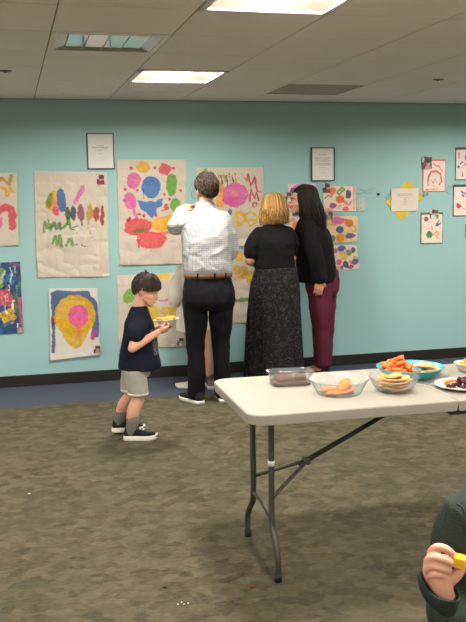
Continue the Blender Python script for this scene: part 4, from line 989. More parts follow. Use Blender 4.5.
# ------------------------------------------------------------------ dark haired woman in profile
def build_dark():
    ox, oy = 2.635, 7.2
    FB = V((-.8, .6, 0)).normalized(); RB = V((FB.y, -FB.x, 0))   # chest faces left and towards the wall
    hc, hh = V((-.185, -.03, 1.545)), .222; FH = V((-1, .22, -.08))
    up_ = V((-.12, 0, 1)).normalized()
    L3 = lambda x, y, z_: V((x, y, z_))
    bm = bmesh.new()
    loft(bm, [((0, 0, .74), .13, .1), ((0, 0, .84), .18, .13), ((-.01, 0, .94), .16, .115), ((-.03, 0, 1.04), .145, .105), ((-.055, 0, 1.18), .155, .115), ((-.09, 0, 1.28), .16, .1), ((-.11, 0, 1.35), .13, .075), ((-.13, 0, 1.4), .06, .055)], RB, FB)
    limb(bm, [(-.11, 0, 1.35), (-.14, 0, 1.43), hc+V((.03, 0, -.05))], [.055, .05, .05]); P = head(bm, hc, FH, UPZ, hh, .92)
    ctr = V((-.095, 0, 1.325))
    LS = ctr-RB*.155; LE = V((-.135, -.19, 1.08)); LW = V((-.085, -.19, .87)); RS = ctr+RB*.155; RE = RS+V((.02, .05, -.25)); RW = RE+V((-.1, .09, -.16))
    for a, b_, c_ in ((LS, LE, LW), (RS, RE, RW)):
        limb(bm, [a, (a+b_)/2, b_], [.05, .046, .039]); limb(bm, [b_, (b_+c_)/2, c_], [.039, .035, .025])
    hand(bm, LW, (-.22, 0, -1), (.25, .95, -.1), .98, 1, (16, 22, 16)); hand(bm, RW, (-.5, .4, -.6), (-.3, -.8, 0), .92, -1)
    legs = [(-RB*.085, -.105), (RB*.085, .03)]
    for q, ax in ((V((-.05, -.07, 0)), -.063), (V((.04, .07, 0)), .03)):
        limb(bm, [q+V((0, 0, .78)), q+V((0, 0, .6)), q+V((.01, 0, .43)), V((ax, q.y, .27)), V((ax, q.y, .08))], [.09, .078, .055, .05, .034])
        limb(bm, [V((ax, q.y, .045)), V((ax-.07, q.y+.04, .035)), V((ax-.13, q.y+.08, .026))], [.03, .031, .02])
    me = bake(bm, .006, 2, 'person'); lips(me, P, hh/.225, SKIN2); o = link('person', me, None, None, (ox, oy, 0))
    tag(o, 'dark haired woman in a black blouse and maroon trousers, turned towards the wall', 'person')
    R, F, U = frame(FH, UPZ); face_bits(o, P, R, hh, mat('brow_black', (34, 26, 24), .8, bmp=0))
    blk = fabric('black_blouse', (12, 11, 13), 500, .25, .2)
    def top(bm):
        loft(bm, [((-.055, -.01, .835), .185, .165), ((-.05, -.01, .88), .183, .165), ((-.06, 0, 1.0), .182, .165), ((-.08, 0, 1.15), .18, .165), ((-.105, 0, 1.27), .178, .145), ((-.115, 0, 1.345), .15, .1), ((-.125, 0, 1.395), .07, .062)], RB, FB)
        limb(bm, [LS+RB*.03, (LS+LE)/2, LE, (LE+LW)/2, LE+(LW-LE)*.93], [.075, .072, .068, .062, .058]); limb(bm, [RS-RB*.03, (RS+RE)/2, RE, (RE+RW)/2], [.066, .062, .056, .05])
    garment(o, 'black_blouse', top, blk, .007, 3, (.016, 7, (1, 1, .6)), 31)
    def tr(bm):
        loft(bm, [((0, 0, .93), .165, .125), ((0, 0, .84), .188, .142), ((0, 0, .76), .18, .135), ((0, 0, .72), .16, .11)], RB, FB)
        for q, ax in ((V((-.045, -.07, 0)), -.045), (V((.045, .07, 0)), .045)):
            limb(bm, [q+V((0, 0, .79)), q+V((0, 0, .6)), q+V((.008, 0, .43)), V((ax+.003, q.y, .27)), V((ax, q.y, .13 if ax < 0 else .095))], [.106, .094, .075, .066, .06])
    garment(o, 'trousers', tr, fabric('maroon_cotton', (94, 34, 54), 600, .3), .008, 3, (.016, 9, (1, 1, .8)), 33)
    for q, ax in ((V((-.05, -.07, 0)), -.063), (V((.04, .07, 0)), .03)):
        shoe(o, V((ax+.05, q.y-.03, 0)), V((-.13, .08, 0)), .25, SHOE_BLK, MATS['dark_rubber'], .062, 1.12, .014)
    long_hair(o, hc, FH, hh, hair_mat('black_hair', (16, 12, 11), (32, 24, 22), (58, 44, 40)), 6, 420, .27, .007, 62, .006, (.055, -.01), .3, .007); return o
tuck(build_dark())

# ------------------------------------------------------------------ boy with a plate
def build_boy():
    ox, oy = .75, 5.65
    FB = V((1, -.12, 0)).normalized(); RB = V((FB.y, -FB.x, 0))
    hc, hh = V((.095, 0, .988)), .194; FH = V((.9, -.33, -.36)); UH = V((.36, -.1, 1))
    bm = bmesh.new()
    loft(bm, [((.015, 0, .44), .085, .075), ((.015, 0, .5), .11, .09), ((.03, 0, .58), .1, .08), ((.04, 0, .68), .108, .085), ((.04, 0, .785), .11, .07), ((.04, 0, .84), .075, .052), ((.045, 0, .88), .04, .04)], RB, FB)
    limb(bm, [(.04, 0, .84), (.05, 0, .895), hc+V((-.03, 0, -.03))], [.041, .038, .04]); P = head(bm, hc, FH, UH, hh, 1.1, True)
    RS, RE, RW = V((.035, -.11, .80)), V((-.03, -.185, .635)), V((.145, -.145, .725)); LS, LE, LW = V((.035, .105, .80)), V((.03, .15, .64)), V((.15, .04, .72))
    for a, b_, c_ in ((RS, RE, RW), (LS, LE, LW)):
        limb(bm, [a, (a+b_)/2, b_], [.036, .032, .028]); limb(bm, [b_, b_+(c_-b_)*.4, c_], [.029, .028, .019])
    hand(bm, RW, (.95, .05, .2), (.1, .75, .65), .66, 1, (34, 46, 36), 3, .45); hand(bm, LW, (.97, -.05, .24), (-.2, 0, 1), .66, -1, (10, 12, 8))
    legs = [(V((.0, -.06, .46)), V((.015, -.06, .28)), V((-.035, -.055, .08))), (V((.0, .05, .46)), V((-.015, .07, .28)), V((-.09, .14, .09)))]
    for a, b_, c_ in legs: limb(bm, [a, (a+b_)/2, b_, (b_+c_)/2+V((-.012, 0, .01)), c_], [.068, .058, .043, .043, .03])
    fd = [(legs[0][2], V((.21, -.05, 0))), (legs[1][2], V((.2, -.03, 0)))]
    for c_, d in fd:
        d = d.normalized(); limb(bm, [c_+V((0, 0, -.035)), c_+V((0, 0, -.042))+d*.07, c_+V((0, 0, -.05))+d*.13], [.028, .027, .019])
    me = bake(bm, .0045, 2, 'person'); lips(me, P, hh/.225, SKIN); o = link('person', me, None, None, (ox, oy, 0))
    tag(o, 'young boy in a navy t-shirt and pale grey shorts looking down at his plate', 'person')
    R, F, U = frame(FH, UH); face_bits(o, P, R, hh, MATS['brow_brown'], True)
    # t-shirt with a pale print on the front
    m, nt, b = new_mat('navy_tshirt'); v = coords(nt); sx = N(nt, 'ShaderNodeSeparateXYZ'); nt.links.new(v, sx.inputs[0])
    zone = math_(nt, 'MULTIPLY', math_(nt, 'MULTIPLY', ramp(nt, sx.outputs[0], .085, .095), ramp(nt, sx.outputs[2], .56, .57)), math_(nt, 'MULTIPLY', ramp(nt, sx.outputs[2], .73, .74, 1, 0), ramp(nt, sx.outputs[1], -.115, -.1)))
    zone = math_(nt, 'MULTIPLY', zone, ramp(nt, noise(nt, v, 75, 3), .46, .56, 0, .6))
    nt.links.new(mixc(nt, zone, mixc(nt, noise(nt, v, 10), C4((19, 22, 36)), C4((27, 31, 47))), C4((150, 152, 156))), b.inputs['Base Color']); b.inputs['Roughness'].default_value = .85; b.inputs['Specular IOR Level'].default_value = .2
    bump(nt, b, noise(nt, coords(nt, (1, 1, .55)), 15, 2, .4), .5, .03); MATS['navy_tshirt'] = m
    def tee(bm):
        loft(bm, [((.04, 0, .475), .142, .138), ((.04, 0, .50), .14, .136), ((.04, 0, .58), .132, .122), ((.045, 0, .68), .128, .108), ((.042, 0, .77), .128, .09), ((.042, 0, .835), .1, .066), ((.046, 0, .875), .05, .05)], RB, FB)
        for a, b_ in ((RS, RE), (LS, LE)): limb(bm, [a+V((.0, -a.y*.25, .005)), a+(b_-a)*.3, a+(b_-a)*.52], [.056, .057, .057])
    garment(o, 't_shirt', tee, MATS['navy_tshirt'], .006, 3, (.013, 10, (1, 1, .5)), 41)
    def sh(bm):
        loft(bm, [((.015, 0, .52), .112, .095), ((.015, 0, .46), .118, .098), ((.012, 0, .42), .11, .085)], RB, FB)
        for a, b_, c_ in legs: limb(bm, [a+V((0, 0, .01)), (a+b_)/2+V((.0, 0, .02)), b_+V((0, 0, .05)), b_+V((0, 0, .035))], [.07, .067, .065, .064], round_ends=False)
    s = garment(o, 'shorts', sh, fabric('grey_jersey', (168, 164, 155), 400, .35), .006, 2, (.01, 10, (1, 1, .5)), 43)
    for a, b_, c_ in legs:
        bm = bmesh.new(); rings_to_bm(bm, [ell_ring(b_+V((0, 0, z_)), X, Y_, r_, r_, 24) for z_, r_ in ((.026, .06), (.024, .069), (.038, .07), (.042, .064))]); obj('hem_trim', bm, mat('white_trim', (226, 222, 214), .8), s)
    gs = fabric('grey_sock', (116, 112, 104), 200, .5)
    for (a, b_, c_), (c2, d) in zip(legs, fd):
        bm = bmesh.new(); u_ = (b_-c_).normalized(); tube(bm, [c_-u_*.02, c_+u_*.02, c_+u_*.06], [.038, .041, .048], 16); obj('sock', bm, gs, o)
        d = d.normalized(); lift = c_.z-.08; sh_ = shoe(o, V((c_.x, c_.y, 0))-d*.05+V((0, 0, lift)), d, .225, SHOE_BLK, SOLE_W, .088, 1.05, .034)
        bm = bmesh.new()
        for k in range(3): limb(bm, [V((c_.x, c_.y, lift))+d*(.045+.022*k)+d.cross(Z)*(.03*q)+V((0, 0, .08-.011*k)) for q in (-1, 0, 1)], [.004, .005, .004], 6)
        obj('lace', bm, mat('black_lace', (44, 44, 48), .8, bmp=0), sh_)
    # brown hair brushed forward
    hm = hair_mat('dark_brown_hair', (32, 23, 18), (58, 43, 34), (104, 84, 68))
    bm = bmesh.new(); tint = []; r_ = random.Random(12); s = hh/.225; c = hc+U*(.02*s)-F*.004
    th = lambda az: math.radians(104-28*max(0, math.sin(az))**1.5+34*max(0, -math.sin(az))**1.3-6*(abs(math.cos(az))**8))
    rings_to_bm(bm, cap_rings(c, R, F, U, .079*s, .103*s, .104*s, th)); tint += [.3]*len(bm.verts); sp = []
    for k in range(1300):
        az = r_.uniform(0, 2*PI); t0 = th(az)*math.sqrt(r_.uniform(0, .82))
        pt = lambda t_, e_, a_=az: c+R*((.079*s+e_)*math.sin(t_)*math.cos(a_))+F*((.103*s+e_)*math.sin(t_)*math.sin(a_))+U*((.104*s+e_)*math.cos(t_))
        e1 = .003+.007*r_.random(); da = r_.uniform(-.25, .25)
        sp.append(([pt(t0, -.002), pt(t0+.22, e1, az+da*.5), pt(min(t0+.45, th(az)+.1), .004+e1*.4, az+da)], [.0018, .0032, .0008], r_.random()))
    for k in range(7):
        az = -PI/2+r_.uniform(-.5, .5); b0 = c+U*(.105*s)-F*(.03*s)
        sp.append(([b0-U*.006, b0+U*.008-F*r_.uniform(.0, .02)+R*r_.uniform(-.02, .02), b0+U*.014+F*r_.uniform(-.035, .0)+R*r_.uniform(-.02, .02)], [.004, .0025, .001], .6))
    strands(bm, tint, sp, 6); hair_obj(o, bm, tint, hm)
    # paper plate with snacks, and a grape in the hand
    pl = thing('paper_plate', 'small white paper plate of snacks held by the boy', 'plate', (ox+.217, oy-.035, .777)); pl.rotation_euler = (math.radians(-3), math.radians(-4), 0)
    bm = bmesh.new(); lathe(bm, [(0.0005, .002), (.055, .002), (.066, .006), (.085, .014), (.087, .013), (.067, .003), (.055, -.001), (.0005, -.001)], 40); obj('plate_disc', bm, mat('paper_plate_white', (232, 226, 212), .6, .03, 20, .05), pl)
    chd = mat('orange_cheese', (236, 170, 44), .5, .1, 40, .2)
    for k, (x, y, rz) in enumerate(((-.03, .02, .3), (.005, -.02, -.5), (.035, .015, .9))):
        bm = bmesh.new(); lathe(bm, [(.0005, 0), (.03, 0), (.036, .005), (.034, .011), (.02, .013), (.0005, .014)], 18)
        q = obj('cracker', bm, chd, None, (ox+.217+x, oy-.035+y, .7855+.003*k)); q.rotation_euler = (0, math.radians(-4), rz); tag(q, 'golden round snack on the paper plate the boy holds', 'snack', 'snacks on the boy\'s plate')
    bm = bmesh.new(); box(bm, (-.03, -.012, -.005), (.03, .012, .006), .004)
    q = obj('cheese_stick', bm, mat('yellow_cheese', (240, 196, 88), .5), None, (ox+.215, oy-.075, .787)); tag(q, 'pale yellow cheese strip lying at the near rim of the boy\'s plate', 'cheese')
    bm = bmesh.new(); ball(bm, (0, 0, 0), .0125, 16, (1.1, 1, 1)); q = obj('grape', bm, mat('dark_grape', (74, 34, 44), .25, .2, 30, .05), None, (ox+.222, oy-.13, .755)); tag(q, 'dark grape pinched in the boy\'s hand below his plate', 'grape'); return o
tuck(build_boy())

# ------------------------------------------------------------------ folding table
TX, TY, TZ, TR_ = .868, 3.535, .74, math.radians(-1.0)
tb = thing('folding_table', 'long white plastic folding table with grey folding legs, covered in snacks', 'table', (TX, TY, 0), TR_)
m, nt, b = new_mat('white_table_plastic'); v = coords(nt)
n1 = noise(nt, v, 140, 3); n2 = noise(nt, v, 9, 4)
nt.links.new(mixc(nt, ramp(nt, n2, .4, .7, 0, .3), mixc(nt, n1, C4((162, 154, 143)), C4((170, 163, 152))), C4((154, 145, 133))), b.inputs['Base Color'])
b.inputs['Roughness'].default_value = .45; b.inputs['Specular IOR Level'].default_value = .35; bump(nt, b, n1, .25, .002); TABLE = m
def rr_poly(x0, x1, y0, y1, r, left=True, right=True, k=8):
    out = []
    for cx, cy, a0, on in ((x1-r, y1-r, 0, right), (x0+r, y1-r, 90, left), (x0+r, y0+r, 180, left), (x1-r, y0+r, 270, right)):
        if on: out += [(cx+r*math.cos(math.radians(a0+90*i/k)), cy+r*math.sin(math.radians(a0+90*i/k))) for i in range(k+1)]
        else: out.append((x1 if a0 in (0, 270) else x0, y1 if a0 < 180 else y0))
    return out
for (xa, xb, l, r) in ((0, .881, True, False), (.884, 1.765, False, True)):
    pol = rr_poly(xa, xb, -.365, .36, .075, l, r); cx = (xa+xb)/2; bm = bmesh.new(); rows = []
    for z_, ins in ((TZ-.046, .010), (TZ-.043, .004), (TZ-.02, .001), (TZ-.006, 0), (TZ-.002, .002), (TZ, .007)):
        rows.append([V((x-math.copysign(ins, x-cx)*(1 if abs(x-cx) > .2 else 0), y-math.copysign(ins, y), z_)) for x, y in pol])
    rings_to_bm(bm, rows); t_ = obj('tabletop_panel', bm, TABLE, tb, smooth=False)
    for p in t_.data.polygons: p.use_smooth = False
LEG = mat('grey_powder_coat', (82, 78, 72), .4, .06, 60, .05, metal=.4); FOOT = mat('black_foot', (22, 21, 21), .7, bmp=0)
for xl, sx in ((.137, 1), (1.628, -1)):
    for s, yt, yf in ((-1, -.18, -.245), (1, .125, .26)):
        bm = bmesh.new(); limb(bm, [(xl, yt, TZ-.045), (xl, yt, .5), (xl, yt, .25), (xl+.004*sx, yt+(yf-yt)*.6, .16), (xl+.006*sx, yf, .10), (xl+.006*sx, yf, .02)], [.0135]*6, 12, 4, round_ends=False); lg = obj('leg', bm, LEG, tb)
        bm = bmesh.new(); tube(bm, [(xl+.006*sx, yf, .0005), (xl+.006*sx, yf, .035)], [.0165, .0155], 14, round_ends=False); obj('rubber_foot', bm, FOOT, lg)
        if s < 0 and sx > 0:
            bm = bmesh.new(); tube(bm, [(xl, yt, .475), (xl, yt, .497)], [.0142, .0142], 14, round_ends=False); obj('sticker_band', bm, MATS['white_paper'], lg)
    bm = bmesh.new(); limb(bm, [(xl, -.18, .235), (xl+.01*sx, 0, .245), (xl, .125, .26)], [.008]*3, 10); obj('crossbar', bm, LEG, tb)
    pv = V((xl+.20*sx, -.03, .435))
    for y, z_ in ((-.18, .335), (.125, .335)):
        bm = bmesh.new(); limb(bm, [(xl, y, z_), pv+V((-.01*sx, y*.08, -.005))], [.0085, .0085], 10, 2); obj('brace', bm, LEG, tb)
    bm = bmesh.new(); limb(bm, [pv-V((.025*sx, 0, .012)), pv+V((.22*sx, 0, .107)), V((xl+.72*sx, -.03, TZ-.05))], [.0115, .0105, .010], 12, 2); obj('folding_strut', bm, mat('dark_strut', (50, 46, 44), .45, metal=.3, bmp=0), tb)
    bm = bmesh.new(); tube(bm, [pv+V((0, -.02, 0)), pv+V((0, .02, 0))], [.014, .014], 12); obj('pivot', bm, LEG, tb)
    bm = bmesh.new(); box(bm, (xl-.02, -.22, TZ-.052), (xl+.02, .22, TZ-.044), .003); obj('mounting_plate', bm, LEG, tb, smooth=False)
for y in (-.355, .32):
    bm = bmesh.new(); box(bm, (.85, y, TZ-.062), (.918, y+.03, TZ-.044), .004); obj('hinge', bm, FOOT, tb, smooth=False)
TOP = TZ+.0006

CL = clear_plastic()
def shell(prof_out, t=.0018, n=64, lobes=0, amp=0., square=None):
    """thin walled vessel from a profile of (radius, height); closed outer and inner skins"""
    bm = bmesh.new()
    def ring(r, z_, inset):
        row = []
        for i in range(n):
            a = 2*PI*i/n; q = r-inset+amp*(r/prof_out[-1][0])**2*math.sin(lobes*a) if lobes else r-inset
            if square:
                p = 5.; ca, sa = math.cos(a), math.sin(a); k = (abs(ca)**p+abs(sa)**p)**(-1/p)
                row.append(V((q*k*ca*square[0], q*k*sa*square[1], z_)))
            else: row.append(V((q*math.cos(a), q*math.sin(a), z_)))
        return row
    rows = [ring(.002, prof_out[0][1], 0)]+[ring(r, z_, 0) for r, z_ in prof_out]+[ring(r, z_+(t if k == 0 else .0), t) for k, (r, z_) in reversed(list(enumerate(prof_out)))]+[ring(.002, prof_out[0][1]+t, 0)]
    rings_to_bm(bm, rows); return bm
def put(o, x, y, z_, rot=(0, 0, 0)):
    o.location = (x, y, z_); o.rotation_euler = rot; return o

# brownie tray
bx, by, brz = 1.19, 3.675, -.12
tray = thing('plastic_tray', 'clear rectangular plastic tray of brownies at the table\'s far left', 'food tray', (bx, by, TOP), brz)
bm = shell([(.082, 0), (.086, .004), (.092, .03), (.097, .054), (.104, .056), (.105, .060)], .0018, 72, square=(1.0, .72)); obj('tray_body', bm, CL, tray)
bm = bmesh.new(); box(bm, (-.042, -.026, 0), (.042, .026, .0165), .005, 3)
for v_ in bm.verts: v_.co.z += .0015*math.sin(90*v_.co.x)*math.cos(110*v_.co.y)
BROWN = mat('brownie_crumb', (98, 64, 50), .8, .25, 120, .6)
br0 = obj('brownie', bm, BROWN); first = True
for k in range(7):
    c = br0 if first else br0.copy()
    if not first: COL.objects.link(c)
    first = False
    layer = 0 if k < 4 else 1
    lx, ly = ((-.043, -.029), (.044, -.028), (-.042, .03), (.043, .03), (-.03, -.018), (.052, .005), (-.03, .03))[k]
    M = Matrix.Rotation(brz, 3, 'Z') @ V((lx*.92, ly, 0)); put(c, bx+M.x, by+M.y, TOP+.0022+layer*.018, (0, 0, brz+(.0, .02, .0, .03, .3, 1.4, -.15)[k]*(1 if layer else .3)))
    tag(c, 'dark brown brownie square in the clear rectangular tray', 'brownie', 'brownies in the clear tray')

# round clear tray of long golden biscuits
cx, cy = 1.325, 3.42
tray = thing('plastic_tray', 'clear round fluted plastic tray holding long golden biscuits', 'food tray', (cx, cy, TOP), .2)
obj('tray_body', shell([(.085, 0), (.091, .004), (.104, .03), (.118, .058), (.124, .061), (.127, .066)], .0018, 96, 24, .004), CL, tray)
bm = shell([(.118, .0), (.114, .006), (.09, .03), (.06, .037), (.02, .038)][::-1], .0015, 96, 24, .003)
BISC = mat('golden_biscuit', (206, 130, 66), .75, .15, 90, .4)
bm = bmesh.new(); ball(bm, (0, 0, .011), 1, 20, (.054, .024, .011)); 
for v_ in bm.verts: v_.co.y += .12*v_.co.x**2*4; v_.co.z += .001*math.sin(160*v_.co.x)
b0 = obj('biscuit', bm, BISC)
for k, (x, y, z_, r) in enumerate(((-.022, -.035, .003, (0, 0, .1)), (.042, .004, .003, (0, 0, 1.0)), (.02, -.004, .030, (.3, -.3, .8)), (-.03, .034, .003, (0, 0, .3)))):
    c = b0 if k == 0 else b0.copy()
    if k: COL.objects.link(c)
    put(c, cx+x, cy+y, TOP+z_, r); tag(c, ('long golden biscuit lying flat at the near left of the fluted tray', 'long golden biscuit lying at the right of the fluted tray', 'long golden biscuit propped up on top in the fluted tray', 'long golden biscuit at the back of the fluted tray')[k], 'biscuit', 'biscuits in the round fluted tray')
# bowl of crackers
qx, qy = 1.567, 3.395
bowl = thing('plastic_bowl', 'clear plastic bowl filled with tan crackers at the table\'s near edge', 'bowl', (qx, qy, TOP), 0)
obj('bowl_body', shell([(.062, 0), (.068, .004), (.085, .022), (.098, .046), (.104, .06), (.108, .062), (.108, .066)], .0018, 72, 16, .0015), CL, bowl)
bm = bmesh.new(); lathe(bm, [(.0005, 0), (.024, 0), (.0265, .002), (.0265, .004), (.024, .006), (.0005, .0065)], 20)
for v_ in bm.verts: v_.co.z += .0015*math.sin(140*v_.co.x)*math.sin(120*v_.co.y)
CRK = mat('tan_cracker', (220, 168, 104), .8, .14, 120, .5); k0 = obj('cracker', bm, CRK); r_ = random.Random(9)
n_ = 0
for layer, (nn, rad) in enumerate(((1, 0), (6, .043), (7, .039), (3, .02), (8, .056), (5, .03), (6, .046), (3, .02))):
    for i in range(nn):
        a = 2*PI*i/nn+layer*.7; c = k0 if n_ == 0 else k0.copy()
        if n_: COL.objects.link(c)
        tl = .0 if rad == 0 else r_.uniform(.15, .45)
        z_ = TOP+.004+(0, .002, .017, .014, .03, .026, .044, .05)[layer]
        put(c, qx+rad*math.cos(a), qy+rad*math.sin(a), z_+.006*(rad > 0), (0, -tl, a))
        tag(c, 'round tan cracker heaped in the clear plastic bowl', 'cracker', 'crackers in the clear bowl'); n_ += 1

# teal dish of carrots and pale slices
dx_, dy_ = 1.768, 3.655
dish = thing('serving_dish', 'round teal serving dish piled with carrot pieces and pale slices', 'dish', (dx_, dy_, TOP), 0)
TEAL = mat('teal_plastic', (54, 164, 178), .35, .05, 30, .05)
obj('dish_body', shell([(.10, 0), (.108, .003), (.132, .02), (.15, .042), (.156, .046), (.157, .049)], .003, 72), TEAL, dish)
bm = bmesh.new(); tube(bm, [(-.024, 0, 0), (-.02, 0, 0), (0, .002, 0), (.02, .0, 0), (.024, 0, 0)], [.0075, .0095, .0105, .0095, .008], 10)
CAR = mat('carrot_orange', (238, 118, 42), .5, .14, 60, .2, sss=.05); c0 = obj('carrot_piece', bm, CAR); r_ = random.Random(19); n_ = 0
for layer in range(5):
    R0 = (.088, .082, .064, .045, .022)[layer]; nn = (15, 14, 11, 7, 3)[layer]
    for i in range(nn):
        a = r_.uniform(0, 2*PI); rr_ = R0*math.sqrt(r_.uniform(.05, 1))
        c = c0 if n_ == 0 else c0.copy()
        if n_: COL.objects.link(c)
        x = dx_-.052+rr_*math.cos(a)*.9; y = dy_+.01+rr_*math.sin(a)
        d = math.hypot(x-dx_, y-dy_)
        if d > .112: x, y = dx_+(x-dx_)*.112/d, dy_+(y-dy_)*.112/d
        put(c, x, y, TOP+.022+layer*.0155+max(0, d-.08)*.35, (r_.uniform(-.3, .3), r_.uniform(-.4, .4), r_.uniform(0, PI)))
        tag(c, 'bright orange carrot piece heaped in the teal dish', 'carrot', 'carrot pieces in the teal dish'); n_ += 1
bm = bmesh.new(); lathe(bm, [(.0005, 0), (.022, 0), (.025, .002), (.024, .0038), (.0005, .0042)], 20)
for v_ in bm.verts: v_.co.x *= 1.35
PAL = mat('pale_slice', (206, 174, 120), .6, .08, 60, .2); p0 = obj('pale_slice', bm, PAL)
for k in range(14):
    c = p0 if k == 0 else p0.copy()
    if k: COL.objects.link(c)
    a = -1.6+.45*(k % 8)+.2*(k//8)
    q_ = (1, .55)[k//8]; put(c, dx_+.045+.058*q_*math.cos(a), dy_-.02+.07*q_*math.sin(a), TOP+.031+.0046*(k % 3)+.015*(k//8), (0, 0, a+.6))
    tag(c, 'pale beige slice fanned at the right of the teal dish', 'slice', 'pale slices in the teal dish')
bm = bmesh.new(); lathe(bm, [(.0005, 0), (.021, 0), (.023, .002), (.023, .004), (.0005, .005)], 20); CUC = mat('dark_green_rind', (62, 84, 44), .5, .15, 50, .1); g0 = obj('green_slice', bm, CUC)
for k in range(6):
    c = g0 if k == 0 else g0.copy()
    if k: COL.objects.link(c)
    a = -1.35+.35*k; put(c, dx_+.108*math.cos(a), dy_+.108*math.sin(a), TOP+.026, (0, -.3, a)); tag(c, 'dark green slice under the pale ones in the teal dish', 'slice', 'green slices in the teal dish')

# paper plate of grapes
gx, gy = 1.882, 3.365
pl = thing('paper_plate', 'white paper plate with dark grapes, cut off by the right edge', 'plate', (gx, gy, TOP), 0)
bm = bmesh.new(); lathe(bm, [(.0005, 0), (.08, 0), (.092, .006), (.124, .017), (.127, .016), (.127, .0185), (.123, .0195), (.091, .0085), (.08, .0025), (.0005, .0025)], 64); obj('plate_disc', bm, MATS['paper_plate_white'], pl)
bm = bmesh.new(); ball(bm, (0, 0, 0), .0115, 16, (1.12, 1, 1)); gr0 = obj('grape', bm, mat('red_grape', (74, 30, 42), .22, .3, 20, .03)); r_ = random.Random(23)
spots = [(-.082, -.022, 0), (-.05, -.004, 0)]
for x in range(4):
    for y in range(4): spots.append((-.022+x*.0255+(y % 2)*.012, -.04+y*.0245, 0))
for x in range(3):
    for y in range(3): spots.append((-.01+x*.0255, -.028+y*.0245, 1))
for k, (x, y, l) in enumerate(spots):
    c = gr0 if k == 0 else gr0.copy()
    if k: COL.objects.link(c)
    put(c, gx+x, gy+y, TOP+.0142+l*.0185, (r_.uniform(-.5, .5), 0, r_.uniform(0, 3)))
    if k == 0: tag(c, 'single dark grape at the left of the plate, apart from the bunch', 'grape', 'grapes on the paper plate')
    elif k == 1: tag(c, 'dark grape between the single one and the bunch on the plate', 'grape', 'grapes on the paper plate')
    else: tag(c, 'dark red grape heaped with others on the white plate', 'grape', 'grapes on the paper plate')
bm = bmesh.new(); pts = [(.07*math.cos(a), .07*math.sin(a), 0) for a in np.linspace(.5, 2.4, 9)]; limb(bm, pts, [.002, .005, .007, .008, .0085, .008, .007, .005, .002], 12, 2); 
MEL = mat('orange_melon', (236, 150, 62), .4, .08, 50, .1); c = obj('melon_slice', bm, MEL); put(c, gx-.012, gy+.008, TOP+.0165, (0, 0, .45)); tag(c, 'curved orange melon slice at the back of the grape plate', 'fruit slice')
# white bowl of orange slices
ox_, oy_ = 2.09, 3.665
bw = thing('paper_bowl', 'white bowl of orange slices at the table\'s right edge in view', 'bowl', (ox_, oy_, TOP), 0)
obj('bowl_body', shell([(.045, 0), (.05, .003), (.066, .02), (.08, .04), (.084, .042)], .002, 56), MATS['paper_plate_white'], bw)
bm = bmesh.new(); lathe(bm, [(.0005, -.004), (.024, -.004), (.026, 0), (.024, .004), (.0005, .004)], 24); OS = mat('orange_flesh', (244, 164, 36), .4, .1, 80, .2); s0 = obj('orange_slice', bm, OS)
for k in range(10):
    c = s0 if k == 0 else s0.copy()
    if k: COL.objects.link(c)
    a = 2*PI*k/(6 if k < 6 else 4); R0 = .034 if k < 6 else .02
    put(c, ox_+R0*math.cos(a), oy_+R0*math.sin(a), TOP+.03+.016*(k >= 6), (0, -.5, a)); tag(c, 'bright orange slice heaped in the white bowl', 'orange slice', 'orange slices in the white bowl')

